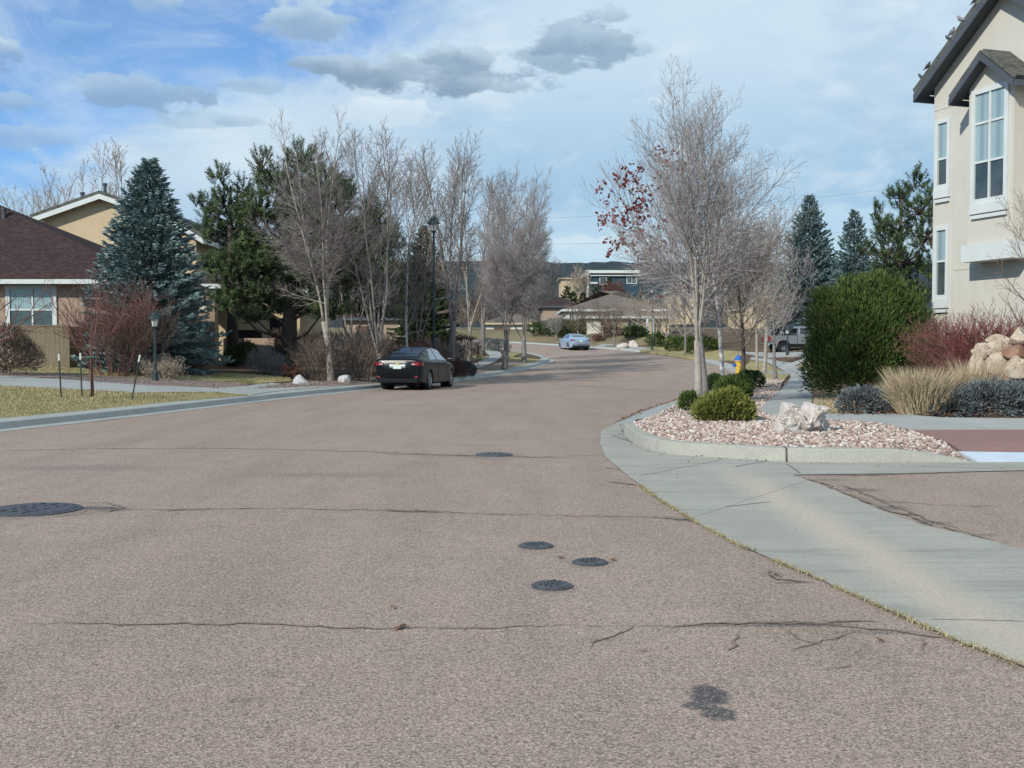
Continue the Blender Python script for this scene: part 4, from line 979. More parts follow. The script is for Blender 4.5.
t, F, X, Zv = far_house('pale house with taupe hip roof behind the silver car', 566, 664, 112, 12, 345, 309.5, 288, 'cream', 'farroof', 6.5, [(569.5, 573.5, 310.5, 325, 2)], [])
w = MB(); fbox(w, F, X(585), X(664), 0, 3.5, Zv(346) - .5, Zv(316)); w.build('front_wing', M['tan'], t, fixn=True)
F5 = Fr((0, 108.5, 0), (1, 0, 0), (0, -1, 0)); X5 = lambda u: ray(u, 347)[0] * 108.5; Z5 = lambda v: CAMH + ray(0, v)[1] * 108.5
hip_roof(F5, X5(583), X5(666), -7, 0, Z5(316.5), Z5(306), t, 'farroof', 5.0)
q = MB(); fbox(q, F5, X5(586.5), X5(599.5), 0, .06, Z5(342), Z5(320)); q.build('garage_door', M['garage'], t, fixn=True)
q = MB(); fbox(q, F5, X5(601), X5(611), 0, .06, Z5(342), Z5(318)); q.build('porch_panel', M['browndoor'], t, fixn=True)
window(F5, X5(628), X5(636.5), Z5(327), Z5(319), t, (X5(632),), (), trim=.2, sill=False)
for u in (646.5, 651.5):
    q = MB(); q.lathe([(.2, 0), (.2, .3), (.16, .35), (.15, 2.4), (.2, 2.5), (.2, 2.7)], tuple(F5(X5(u), .9, Z5(344))), 10); q.build('porch_column', M['white'], t)
far_house('dark-roofed low house left of the pale hip-roofed house', 543, 577, 128, 10, 338, 306, 295, 'rosetan', 'brownroof', 2.0, [(563, 567, 313, 322, 1)], fr='darktrim')
t, F, X, Zv = far_house('modern navy house with flat white roof edge on the hill', 587, 638, 195, 14, 312, 275, 273.5, 'navy', 'farroof', .5, [(600, 606, 278, 284, 1), (627, 636, 277, 283, 2), (589, 596, 284.5, 292, 1)], [], fr='white')
q = MB(); fbox(q, F, X(586), X(639), -14.4, .9, Zv(273.4), Zv(270.5)); fbox(q, F, X(586), X(588.4), .0, .9, Zv(312), Zv(273.4)); fbox(q, F, X(589), X(597), .02, 1.2, Zv(284), Zv(282.5)); q.build('roof_edge', M['white'], t, fixn=True)
far_house('plain tan block of a building beside the navy house', 561, 588, 205, 10, 312, 278, 277, 'tan', 'farroof', .5, [(577, 580, 288, 292, 1)], fr='tan')
far_house('distant tan gabled house behind the street trees', 676, 700, 175, 12, 318, 287, 274, 'tan', 'farroof', 0, [(684, 692, 288, 296, 1)], gable=True)
far_house('distant pale house with broad gable seen through bare maples', 744, 780, 160, 12, 328, 306, 292, 'tan', 'farroof', 0, [(756, 764, 308, 315, 2)], gable=True)
far_house('low taupe-roofed house behind the twiggy pear trees', 486, 540, 135, 10, 338, 323, 313, 'cream', 'farroof', 3, [], [(494, 507, 327, 336, 'browndoor'), (512, 534, 326, 336, 'garage')], fr='tan')
far_house('brown house half hidden behind the shrubs and birch', 345, 425, 92, 10, 356, 318, 292, 'rosetan', 'brownroof', 5.5, [(400, 410, 324, 336, 2)], [(356, 372, 326, 350, 'browndoor')], fr='darktrim')

# birds along the rake of the cream house
def bird(label, a, seed, s, mat, face):
    F = Fr((11.62, 30.5, gz), (WA.x, WA.y, 0), (WN.x, WN.y, 0)); s *= .82; z = ZE + SL * (AM if a > AM else a) + .19
    p = F(a, .42, z); T = MB(); f = Vector((WA.x, WA.y, 0)) * face; U = Vector((0, 0, 1))
    ax = [(-1.55, .1), (-1.0, .22), (-.55, .42), (-.1, .62), (.3, .82), (.5, 1.1), (.62, 1.3), (.8, 1.34), (.95, 1.3), (1.12, 1.26)]
    rr = [.05, .12, .28, .40, .40, .26, .23, .21, .08, .015]
    T.tube([p + (f * x + U * y) * s for x, y in ax], [r * s for r in rr], 8)
    for sd in (-1, 1): T.tube([p + (f * .05 + U * .4) * s + F.b * sd * .09 * s, p + f * .08 * s + F.b * sd * .1 * s - U * .02], [.03 * s, .02 * s], 4)
    o = T.build('bird', mat, smooth=True); tag(o, label, 'bird', 'birds perched on the gable edge')
for a, sd, s, m, f, lb in ((-.06, 1, .13, 'bird', -1, 'small dark bird perched lowest on the gable edge'), (.22, 2, .15, 'bird', 1, 'small grey bird perched second lowest on the gable edge'), (1.02, 3, .13, 'bird', -1, 'smallest bird perched midway along the gable edge'),
                          (1.16, 4, .16, 'birdpale', 1, 'small bird just above the midway bird on the gable edge'), (1.5, 5, .17, 'birdpale', -1, 'pale plump bird second highest on the gable edge'), (2.0, 6, .14, 'bird', 1, 'small dark bird perched highest on the gable edge')):
    bird(lb, a, sd, s, M[m], f)

# ------------------------------------------------------------------ lamps, stakes, hydrant, wires
def lamp(name, label, loc, h, s, r, group, cat='street lamp'):
    t = thing(name, label, cat, loc, 0, group)
    b = MB(); b.lathe([(r * 2.2, 0), (r * 2.2, .1 * s), (r * 1.7, .45 * s), (r * 1.2, .6 * s)], sides=10); b.build('base', M['lampgreen'], t)
    b = MB(); b.lathe([(r, .3 * s), (r * .75, h - .9 * s), (r * 1.6, h - .88 * s), (r * 1.9, h - .8 * s)], sides=10); b.build('pole', M['lampgreen'], t)
    b = MB(); b.lathe([(.12 * s, h - .8 * s), (.21 * s, h - .42 * s)], sides=8); b.build('lantern_glass', M['lampglass'], t)
    b = MB()
    for k in range(4): a = k * pi / 2; b.tube([(.125 * s * cos(a), .125 * s * sin(a), h - .8 * s), (.215 * s * cos(a), .215 * s * sin(a), h - .42 * s)], .016 * s, 4)
    b.build('lantern_frame', M['lampgreen'], t)
    b = MB(); b.lathe([(.33 * s, h - .44 * s), (.32 * s, h - .39 * s), (.17 * s, h - .18 * s), (.15 * s, h - .12 * s), (.06 * s, h - .08 * s), (.02 * s, h)], sides=12); b.build('lantern_cap', M['lampgreen'], t)
    return t
p = onL(434, 45.0); lamp('street_lamp', 'tall dark green street lamp behind the black sedan', p, (at(434, 215, 45.0) - p).z, .8, .058, 'street lamps')
p = onR(652, 93.0); lamp('street_lamp', 'distant green street lamp on the far verge past the curve', p, 5.4, .7, .055, 'street lamps')
p = PL(155.5, 381.5); lamp('yard_lamp', 'short green yard lamp post in front of the blue spruce', p, (at(155.5, 310.5, p.y) - p).z, .62, .05, 'yard lamp posts', 'lamp post')
p = onR(787.5, 70.0); lamp('yard_lamp', 'short dark yard lamp post beside the parked pickup', p, 1.95, .7, .055, 'yard lamp posts', 'lamp post')
for (u, v, ut, vt, lb) in ((61.5, 399, 58.8, 354, 'green steel stake with white cap, leftmost of the three'), (82, 398, 80.3, 353, 'upright green steel stake just beside the young staked tree'), (131, 401, 140, 355, 'leaning green steel stake nearest the yard lamp post')):
    p = PL(u, v); q = at(ut, vt, p.y); t = thing('tree_stake', lb, 'stake', p, 0, 'tree stakes'); d = q - p
    b = MB(); b.tube([Vector((0, 0, -.1)), d * .86], .020, 4); b.build('post', M['stake'], t)
    b = MB(); b.tube([d * .85, d], .022, 5); b.build('cap', M['whitecap'], t)
pt = PL(92, 398)
b = MB(); q1 = at(80.6, 357.5, pt.y); q2 = at(92, 357.5, pt.y); b.tube([q1, q1.lerp(q2, .5) + Vector((0, 0, -.03)), q2], .012, 4); b.tube([q2 + Vector((-.15, 0, 0)), q2 + Vector((0, -.06, .01)), q2 + Vector((.17, 0, .0))], .022, 5); tag(b.build('tree_tie', M['tie']), 'green tie strap around the young staked tree', 'tie strap')
# hydrant
p = onR(738.5, 52.0); t = thing('fire_hydrant', 'yellow fire hydrant with blue bonnet behind the gold juniper', 'hydrant', p, .3); s = 1.35
b = MB(); b.lathe([(.16 * s, -.05), (.16 * s, .04), (.10 * s, .06), (.10 * s, .5 * s), (.135 * s, .52 * s), (.135 * s, .56 * s)], sides=14); b.build('body', M['hydyellow'], t)
b = MB(); b.lathe([(.13 * s, .56 * s), (.125 * s, .62 * s), (.08 * s, .71 * s), (.035 * s, .73 * s), (.03 * s, .78 * s)], sides=14); b.build('bonnet', M['hydblue'], t)
for a in (-pi / 2, 0, pi):
    b = MB(); d = Vector((cos(a), sin(a), 0)); c = Vector((0, 0, .4 * s)); b.tube([c, c + d * .16 * s, c + d * .161 * s, c + d * .2 * s], [.045 * s, .045 * s, .06 * s, .055 * s], 10); b.build('outlet', M['hydblue'] if a != -pi / 2 else M['hydyellow'], t)
def wire(label, pts): 
    b = MB(); P = [at(*q) for q in pts]; Q = []
    for i in range(25):
        f = i / 24; p = P[0].lerp(P[1], f); p.z -= 4 * f * (1 - f) * 1.2; Q.append(p)
    b.tube(Q, .022, 4); tag(b.build('overhead_wire', M['wire']), label, 'wire', 'overhead wires')
wire('upper thin overhead wire crossing the sky behind the maples', [(500, 220, 170), (1010, 172, 170)]); wire('lower thin overhead wire crossing the sky behind the spruces', [(500, 244, 172), (1010, 216, 172)])

# ------------------------------------------------------------------ vehicles
def lerp_tab(tab, x):
    if x <= tab[0][0]: return tab[0][1]
    for (a, p), (b, q) in zip(tab, tab[1:]):
        if x <= b:
            t = (x - a) / (b - a); t = t * t * (3 - 2 * t) * .5 + t * .5; return p + (q - p) * t
    return tab[-1][1]
def catmull(P, t):
    n = len(P) - 1; i = min(int(t), n - 1); f = t - i
    p0, p1, p2, p3 = P[max(i - 1, 0)], P[i], P[i + 1], P[min(i + 2, n)]
    return tuple(.5 * (2 * b + (c - a) * f + (2 * a - 5 * b + 4 * c - d) * f * f + (3 * b - a - 3 * c + d) * f ** 3) for a, b, c, d in zip(p0, p1, p2, p3))
def sedan(label, loc, rz, paint, group, L=4.9, emblem=None, hs=1.0, detail=True):
    t = thing('parked_car', label, 'car', loc, rz, group); k = L / 4.9
    belt = [(0, .985), (.06, 1.03), (.25, 1.035), (.7, 1.0), (1.6, .97), (3.3, .93), (4.0, .86), (4.5, .75), (4.8, .62), (4.9, .52)]
    roof = [(0, 1.0), (.05, 1.06), (.22, 1.09), (.55, 1.10), (.75, 1.14), (1.15, 1.30), (1.7, 1.42), (2.3, 1.455), (2.8, 1.42), (3.3, 1.22), (3.72, 1.01), (4.1, .95), (4.6, .82), (4.82, .68), (4.9, .56)]
    half = [(0, .76), (.06, .82), (.25, .88), (.7, .915), (1.2, .925), (3.6, .925), (4.3, .88), (4.7, .76), (4.9, .58)]
    rh = [(0, .55), (.3, .62), (.75, .60), (1.6, .575), (2.6, .58), (3.3, .62), (3.75, .68), (4.5, .6), (4.9, .42)]
    bot = [(0, .34), (.25, .24), (.7, .2), (4.3, .2), (4.7, .24), (4.9, .3)]
    def S(x, tt):
        w, zb, zt_, zr2, r = lerp_tab(half, x), lerp_tab(bot, x), lerp_tab(belt, x), max(lerp_tab(roof, x), lerp_tab(belt, x) + .012), lerp_tab(rh, x)
        r = min(r, w * .82); P = [(0, zb), (w * .9, zb), (w * .985, zb + .13 * (zt_ - zb) / .75), (w, zb + .55 * (zt_ - zb)), (w * .985, zt_ - .07), (w * .94, zt_), (w * .94 + (r - w * .94) * .5, zt_ + (zr2 - zt_) * .52), (r, zt_ + (zr2 - zt_) * .90), (r * .62, zr2 - .008 * (1 if zr2 - zt_ > .1 else .3)), (0, zr2)]
        yy, zz = catmull(P, tt); return Vector((x * k, max(yy, 0), zz * hs))
    XS = [0, .02, .05, .09] + [.13 + i * .04 for i in range(117)] + [4.83, 4.86, 4.885, 4.9]; TS = [i * .2 for i in range(46)]
    b = MB(); nT = len(TS); ax = (1.03, 3.86); R = .355
    for sd in (1, -1):
        n0 = len(b.v)
        for x in XS:
            for q in TS: p = S(x, q); b.v.append((p.x, p.y * sd, p.z))
        for i in range(len(XS) - 1):
            for j in range(nT - 1):
                xm = (XS[i] + XS[i + 1]) / 2; pm = S(xm, TS[j] + .1)
                if any((xm - a) ** 2 + (pm.z / hs - .335) ** 2 < R * R for a in ax) and pm.y > .55: continue
                q = [n0 + i * nT + j, n0 + (i + 1) * nT + j, n0 + (i + 1) * nT + j + 1, n0 + i * nT + j + 1]; b.face(q if sd < 0 else q[::-1])
        b.face([n0 + j for j in range(nT)] if sd < 0 else [n0 + j for j in reversed(range(nT))]); e = n0 + (len(XS) - 1) * nT; b.face([e + j for j in range(nT)])
    body = b.build('body', paint, t, smooth=True, fixn=True)
    def patch_(name, mat, x0, x1, t0, t1, both=True, off=.006, nx=14, nt=8, par=t, skew=None):
        m = MB()
        for sd in ((1, -1) if both else (1,)):
            n0 = len(m.v)
            for i in range(nx + 1):
                for j in range(nt + 1):
                    tt = t0 + (t1 - t0) * j / nt; f = j / nt; xa, xb = (x0, x1) if not skew else (x0 + skew[0] * f, x1 + skew[1] * f); x = xa + (xb - xa) * i / nx
                    p = S(x, tt); du = S(x + .02, tt) - S(x - .02, tt); dv = S(x, min(tt + .03, 9)) - S(x, max(tt - .03, 0)); n = du.cross(dv); n = n.normalized() if n.length > 1e-9 else Vector((0, 0, 1))
                    if n.y < 0 or (n.z < 0 and abs(n.y) < .3): n = -n if n.z < 0 else n
                    if n.dot(Vector((0, p.y, p.z - .6))) < 0: n = -n
                    p = p + n * off; m.v.append((p.x, p.y * sd, p.z))
            for i in range(nx):
                for j in range(nt): q = n0 + i * (nt + 1) + j; m.face([q, q + nt + 1, q + nt + 2, q + 1] if sd < 0 else [q + 1, q + nt + 2, q + nt + 1, q])
        return m.build(name, mat, par, smooth=True)
    patch_('rear_window', M['carglass'], .74, 1.66, 7.35, 9, skew=(.02, -.03)); patch_('windscreen', M['carglass'], 2.86, 3.66, 7.4, 9)
    for sd in (1, -1):
        for (x0, x1, sk) in ((1.18, 1.98, (.42, .0)), (2.06, 3.3, (.0, -.42))):
            m = patch_('side_window', M['carglass'], x0, x1, 5.25, 6.95, both=False, skew=sk)
            if sd < 0:
                m.data = m.data.copy(); m.data.transform(Matrix.Scale(-1, 4, (0, 1, 0))); m.data.flip_normals()
    for sd in (1, -1):                         # lamps, handles, mirrors
        tl = MB()
        for (y0, y1, z0, z1, x0) in ((.52, .86, .825, .945, -.015),): 
            n0 = len(tl.v); Nn = 8
            for i in range(Nn + 1):
                f = i / Nn; y = y0 + (y1 - y0) * min(1, f * 1.25) if f < .8 else y1 + .018 * (f - .8) * 5; x = x0 if f < .5 else x0 + .30 * ((f - .5) * 2) ** 2
                hb_ = (.5 + .5 * min(1, f * 2)); zc = (z0 + z1) / 2 + .01 * f
                for s2, o in ((-1, 0), (1, 0)): tl.v.append((x * k, y * sd, (zc + s2 * (z1 - z0) / 2 * hb_) * hs))
            for i in range(Nn): q = n0 + 2 * i; tl.face([q, q + 2, q + 3, q + 1])
        bmm = tl; o = tl.build('tail_light', M['tail'], t); sol = o.modifiers.new('s', 'SOLIDIFY'); sol.thickness = .03; sol.offset = 0
        c = MB(); c.box((-.035 * k, sd * .60, .872 * hs), (.02, .13, .035)); c.build('reverse_lamp', M['tailclear'], o)
        c = MB(); c.box((-.02 * k, sd * .70, .455 * hs), (.03, .13, .05)); c.build('reflector', M['tail'], t)
        mr = MB(); mr.box((3.2 * k, sd * 1.03, .99 * hs), (.10, .2, .13)); mr.box((3.24 * k, sd * .93, .95 * hs), (.06, .1, .04)); bevel(mr.build('wing_mirror', paint, t), .025)
        for x in (1.75, 2.75):
            c = MB(); c.box((x * k, sd * (S(x, 4.35).y + .012), .86 * hs), (.2, .03, .035)); c.build('door_handle', paint, t)
        sl = MB()
        for x in (2.02, 3.15):
            P = [S(x, 2.2 + i * .25) for i in range(13)]; sl.tube([(p.x, (p.y + .001) * sd, p.z) for p in P], .006, 4)
        sl.build('door_seam', M['plastic'], t)
        for a in ax:
            w = MB(); n0 = 0; wx_, ws = a * k, .335 * hs
            prof_ = [(.0, .10), (.335 * .95, .10), (.335, .07), (.335, -.07), (.335 * .95, -.10), (.2, -.10)]
            def ring(mb, prf, ysd, sides=24):
                n0 = len(mb.v)
                for r_, y_ in prf:
                    for j in range(sides): q = 2 * pi * j / sides; mb.v.append((wx_ + r_ * cos(q) * hs, ysd * (.80 + y_), ws + r_ * sin(q) * hs))
                for i in range(len(prf) - 1):
                    for j in range(sides): j2 = (j + 1) % sides; mb.face([n0 + i * sides + j, n0 + i * sides + j2, n0 + (i + 1) * sides + j2, n0 + (i + 1) * sides + j])
            ring(w, [(.20, -.10), (.32, -.10), (.335, -.07), (.335, .07), (.32, .10), (.25, .105), (.22, .08)], sd)
            wh = w.build('wheel', M['rubber'], t, smooth=True, fixn=True)
            rm = MB(); ring(rm, [(.235, .09), (.215, .10), (.205, .075), (.20, .02)], sd)
            for j in range(10):
                q = 2 * pi * j / 10; rm.tube([(wx_ + .03 * cos(q), sd * .885, ws + .03 * sin(q)), (wx_ + .21 * cos(q), sd * .875, ws + .21 * sin(q))], .022, 4)
            rm.tube([(wx_, sd * .86, ws), (wx_, sd * .90, ws)], .055, 10); rm.build('rim', M['rim'], wh, fixn=True)
            ar = MB(); ar.tube([(wx_ + R * cos(q) * 1.0, sd * (S(a, 3).y - .02), ws + R * sin(q) * hs) for q in [(-.15 + 3.44 * i / 16) for i in range(17)]], .022, 5); ar.build('arch_trim', M['plastic'], t)
            wl = MB(); wl.tube([(wx_, sd * .55, ws), (wx_, sd * .62, ws)], .40, 16); wl.build('wheel_well', M['plastic'], t)
    c = MB(); c.box((.045 * k, 0, .33 * hs), (.14, 1.5, .16)); bevel(c.build('lower_bumper', M['plastic'], t), .03)
    c = MB(); c.box((-.012, 0, .505 * hs), (.03, 1.45, .012)); c.build('bumper_seam', M['plastic'], t)
    c = MB(); c.box((-.010, 0, .80 * hs), (.03, .60, .11)); pr = bevel(c.build('plate_recess', M['rim'] if emblem else paint, t), .02)
    c = MB(); c.box((-.032, 0, .795 * hs), (.012, .31, .155)); c.build('number_plate', M['plate'], pr)
    if emblem:
        c = MB(); h_, w_ = .03, .085                                   # gold cross-shaped badge
        c.prism([(-.03, y, .955 + z) for y, z in ((-w_, -h_ * .5), (-w_ * .35, -h_ * .5), (-w_ * .35 + .008, -h_), (w_ * .25, -h_), (w_ * .25 + .01, -h_ * .5), (w_ * .9, -h_ * .5), (w_, h_ * .5), (w_ * .35, h_ * .5), (w_ * .35 - .008, h_), (-w_ * .25, h_), (-w_ * .25 - .01, h_ * .5), (-w_ * .9, h_ * .5))], (-.015, 0, 0)); c.build('emblem', M['gold'], t, fixn=True)
        c = MB(); c.prism([(1.72, -.012, 1.42), (1.95, -.012, 1.44), (1.78, -.012, 1.50)], (0, .024, 0)); c.build('antenna_fin', M['plastic'], t, fixn=True)
    c = MB(); c.box((2.4 * k, 0, .24), (4.2 * k, 1.4, .12)); c.build('underbody', M['plastic'], t)
    return t
p = PG(402, 392.0); p = Vector((-4.08, 39.2, 0)); sedan('black sedan with red tail lights parked along the left kerb', p, radians(90 - 12.5), M['blackpaint'], 'parked cars', emblem=True, hs=1.07)
yy = 95.0; x = ray(581, 347)[0] * yy; sedan('silver-blue car parked far away by the pale hip-roofed house', (x, yy, zr(yy)), radians(90 + 13), M['silverpaint'], 'parked cars', L=4.5, hs=1.02)
# pickup
yy = 75.0; p = onR(763, yy); t = thing('pickup_truck', 'grey pickup truck parked on the driveway behind the big juniper', 'truck', (p.x + .2, yy, p.z + .05), radians(1))
def bb_(name, mat, c, d, bev=.04, par=None, taper=1): b = MB(); b.box(c, d, taper=taper); o = b.build(name, M[mat], par or t); return bevel(o, bev) if bev else o
bed_ = bb_('cargo_bed', 'truckpaint', (.95, 0, .98), (1.9, 1.95, .62), .06); bb_('cab', 'truckpaint', (3.0, 0, 1.0), (2.2, 1.96, .72), .08); cab = bb_('cab_roof', 'truckpaint', (2.95, 0, 1.62), (2.1, 1.8, .60), .12, taper=.84)
bb_('hood', 'truckpaint', (4.9, 0, 1.0), (1.7, 1.92, .62), .12); bb_('bed_rail', 'plastic', (.95, 0, 1.31), (1.86, 1.97, .05), .015)
for s in (-1, 1):
    bb_('tail_light', 'tail', (.03, s * .88, 1.05), (.16, .22, .40), .03); bb_('rocker_panel', 'plastic', (2.6, s * .95, .60), (2.3, .08, .22), .02)
    bb_('side_window', 'carglass', (3.42, s * .86, 1.60), (.85, .08, .38), .02); bb_('side_window', 'carglass', (2.45, s * .86, 1.60), (.75, .08, .38), .02)
    for xx in (.95, 4.75):
        w = MB(); w.tube([(xx, s * .72, .40), (xx, s * .74, .40), (xx, s * .98, .40), (xx, s * 1.0, .40)], [.36, .40, .40, .36], 22); wh = w.build('wheel', M['rubber'], t); w = MB()
        for j in range(6): q = j * pi / 3; w.tube([(xx, s * 1.01, .40), (xx + .22 * cos(q), s * 1.01, .40 + .22 * sin(q))], .035, 4)
        w.build('rim', M['rim'], wh); w = MB(); w.tube([(xx + .46 * cos(q), s * .97, .46 + .46 * sin(q)) for q in [pi * i / 12 for i in range(13)]], .05, 5); w.tube([(xx, s * .70, .5), (xx, s * .979, .5)], .45, 18); w.build('wheel_arch', M['plastic'], t)
bb_('rear_window', 'carglass', (1.93, 0, 1.62), (.06, 1.3, .36), .02); bb_('rear_bumper', 'chrome', (-.08, 0, .66), (.2, 1.9, .2), .04); bb_('tailgate_handle', 'plastic', (-.02, 0, 1.15), (.05, .3, .08), .01)
# ------------------------------------------------------------------ trees and shrubs
def hgt(p, u, v): return (at(u, v, p.y) - p).z
def wpx(p, n): return n * p.y / FPX
ST = 'bare street trees'
# right-hand verge: maples
p = PR(698, 408); R1 = bare_tree('maple_tree', 'tallest bare silver-barked maple rising from the island rock bed', p, hgt(p, 712, 53), 6.3, .092, M['palebark'], M['greytwig'], 11, ST, dens=2.5, rmin=.0038, lean=(.035, 0), envp=(.0, .12), ang0=(80, 22), low=.0, up1=.055, leaders=5, fork=.20, lspread=(3, 13), lr=.34, wob=.8)
p = onR(706, 31.5)
def red_sel(tips, k): return [t for t in tips if t[0].x < -1.1 and t[0].x + .12 * (t[0].z * k - 4) < -1.45 and 3.7 < t[0].z * k < 7.3 and noise.noise(t[0] * 1.6) > .02][:100] + [t for t in tips if t[0].x < -.4 and 2.4 < t[0].z * k < 7.4 and noise.noise(t[0] * 2.2) > .24][:60]
R2 = bare_tree('maple_tree', 'bare maple keeping a cluster of red leaves on one side', p, hgt(p, 700, 120), 3.8, .10, M['greybark'], M['greytwig'], 29, ST, dens=.8, rmin=.0045, lean=(-.03, 0), envp=(.2, .45), ang0=(54, 24), low=.16, up1=.09, leaves=red_sel, extra=[(1.7, (-.55, -.1, .83), 5.4), (2.0, (-.42, .1, .9), 4.6)])
p = onR(723, 36.5); bare_tree('maple_tree', 'slim pale bare maple second behind the tallest maple', p, hgt(p, 735, 112), 4.6, .085, M['birch'], M['greytwig'], 33, ST, dens=1.0, rmin=.005, envp=(.25, .5), low=.24)
p = onR(743.5, 38.5); bare_tree('pear_tree', 'bare tree with a low tan twiggy crown beside the hydrant', p, hgt(p, 748, 205), 4.2, .09, M['darkbark'], M['tantwig'], 47, ST, dens=1.4, rmin=.005, envp=(.25, .5), low=.24, ang0=(64, 30))
p = onR(764.5, 55.0); bare_tree('maple_tree', 'pale-trunked bare tree on the lawn left of the footpath fork', p, hgt(p, 768, 205), 4.6, .12, M['palebark'], M['tantwig'], 51, ST, dens=1.1, rmin=.007, low=.28)
p = onR(757, 62.0); bare_tree('maple_tree', 'thin pale bare tree farther back by the far footpath', p, hgt(p, 757, 215), 4.0, .09, M['palebark'], M['greytwig'], 52, ST, dens=.9, rmin=.008, low=.3)
p = onR(776, 47.0); bare_tree('ash_tree', 'bare grey tree spreading in front of the blue spruce', p, hgt(p, 785, 240), 4.0, .08, M['greybark'], M['greytwig'], 53, ST, dens=1.3, rmin=.006, low=.15, leaders=3, fork=.28)
for i, (u, y, vt, w, lb, tw) in enumerate(((577.5, 104.5, 300, 4.2, 'small bare tree just right of the silver car', 'browntwig'), (603.5, 103, 296, 6.2, 'round brown-twigged tree in front of the far porch', 'browntwig'), (614, 98.5, 304, 3.2, 'thin young bare tree by the far driveway', 'browntwig'),
    (640, 101, 290, 6.0, 'reddish bare tree before the white porch columns', 'tantwig'), (667, 92, 288, 5.2, 'bare tan tree by the far street lamp', 'tantwig'), (557, 108, 312, 3.6, 'small bare tree left of the silver car', 'greytwig'), (685, 84, 270, 5.5, 'bare tree on the far dry lawn past the curve', 'greytwig'))):
    p = onR(u, y); bare_tree('bare_tree', lb, p, hgt(p, u, vt), w, .11, M['greybark'], M[tw], 60 + i, 'bare trees in the far yards', dens=.8, rmin=.012, low=.25, ang0=(60, 32), envp=(.22, .5))
p = onR(578, 175); bare_tree('bare_tree', 'tall tan bare tree by the distant tan block', p, hgt(p, 578, 262), 9, .2, M['greybark'], M['tantwig'], 70, 'bare trees in the far yards', dens=.9, rmin=.03, low=.2)
# left-hand side
p = PL(331, 381.5); bare_tree('cottonwood_tree', 'pale-trunked forked bare tree standing between two white boulders', p, hgt(p, 325, 103), 6.2, .115, M['palebark'], M['darktwig'], 81, 'bare yard trees', leaders=4, fork=.22, dens=2.5, rmin=.004, lspread=(4, 18), low=.0, ang0=(84, 28), envp=(0, .12), up1=.05, lr=.45)
p = onL(382, 42.0); bare_tree('cottonwood_tree', 'multi-trunk grey bare tree behind the parked sedan', p, hgt(p, 382, 108), 4.0, .13, M['greybark'], M['darktwig'], 92, 'bare yard trees', leaders=6, fork=.12, dens=1.8, rmin=.0055, lspread=(6, 20), low=.06, lr=.4)
p = onL(408, 47.0); bare_tree('birch_tree', 'white-barked birch just behind the sedan roof', p, hgt(p, 404, 150), 3.8, .075, M['birch'], M['darktwig'], 83, 'bare yard trees', dens=1.2, rmin=.007)
p = onL(452, 52.0); bare_tree('maple_tree', 'tall open-crowned bare street tree right of the tall lamp', p, hgt(p, 452, 128), 4.8, .15, M['greybark'], M['darktwig'], 94, ST, leaders=5, fork=.22, dens=1.8, rmin=.006, lspread=(6, 18), low=.08, ang0=(46, 26), lr=.45)
p = onL(504.8, 61.5); bare_tree('pear_tree', 'dense twiggy street tree with dark trunk nearest the road bend', p, hgt(p, 507, 156), 5.4, .15, M['greybark'], M['greytwig'], 85, ST, leaders=5, fork=.15, dens=3.4, rmin=.005, lspread=(4, 22), low=.0, ang0=(82, 24), envp=(0, .15), up1=.06, lr=.34)
p = onL(524, 71.0); bare_tree('pear_tree', 'second dense twiggy street tree at the outer road bend', p, hgt(p, 520, 172), 5.8, .16, M['greybark'], M['greytwig'], 97, ST, leaders=5, fork=.15, dens=3.4, rmin=.0055, lspread=(4, 22), low=.0, ang0=(82, 24), envp=(0, .15), up1=.06, lr=.34)
p = onL(482.5, 76.0); bare_tree('pear_tree', 'twiggy street tree set back behind the detached footpath', p, hgt(p, 484, 165), 6.2, .16, M['greybark'], M['darktwig'], 87, ST, leaders=4, fork=.2, dens=1.6, rmin=.009, lspread=(10, 30), low=.12)
p = onL(470, 64.0); bare_tree('ash_tree', 'slender bare tree in the hedge behind the lamp post', p, hgt(p, 470, 150), 4.2, .12, M['palebark'], M['darktwig'], 88, 'bare yard trees', leaders=3, fork=.2, dens=1.2, rmin=.008, low=.15)
p = onL(350, 50.0); bare_tree('ash_tree', 'grey bare tree among the brown shrubs beside the pines', p, hgt(p, 352, 150), 5.0, .10, M['greybark'], M['darktwig'], 89, 'bare yard trees', leaders=4, fork=.1, dens=1.3, rmin=.007, low=.1, lspread=(12, 36))
p = onL(418, 58.0); bare_tree('ash_tree', 'grey bare tree left of the dark spruce', p, hgt(p, 414, 185), 4.6, .10, M['greybark'], M['darktwig'], 90, 'bare yard trees', leaders=4, fork=.12, dens=1.2, rmin=.008, low=.1)
for i, (u, y, vt, w, lb) in enumerate(((83, 95, 142, 5.5, 'tall thin bare tree above the tan gable, left of its peak'), (124, 95, 138, 6.0, 'tall thin bare tree above the tan gable, right of its peak'), (38, 90, 168, 7, 'pale bare tree rising behind the brown hip roof'), (8, 88, 172, 6, 'bare tree behind the brown roof at the picture edge'), (60, 100, 176, 5, 'small bare tree in the gap left of the tan gable'))):
    p = onL(u, y); bare_tree('bare_tree', lb, p, hgt(p, u, vt), w, .16, M['greybark'], M['tantwig'], 100 + i, 'bare trees behind the left houses', leaders=3, fork=.25, dens=.9, rmin=.014, low=.15, lspread=(8, 20))
p = PL(92, 398); bare_tree('young_tree', 'young staked tree with red-brown twigs in the kerbside grass', p, hgt(p, 92, 258), 3.0, .04, M['redtwig'], M['redtwig'], 121, 'bare yard trees', leaders=4, fork=.30, dens=.75, rmin=.004, low=.1, lspread=(22, 45), envp=(.2, .5))
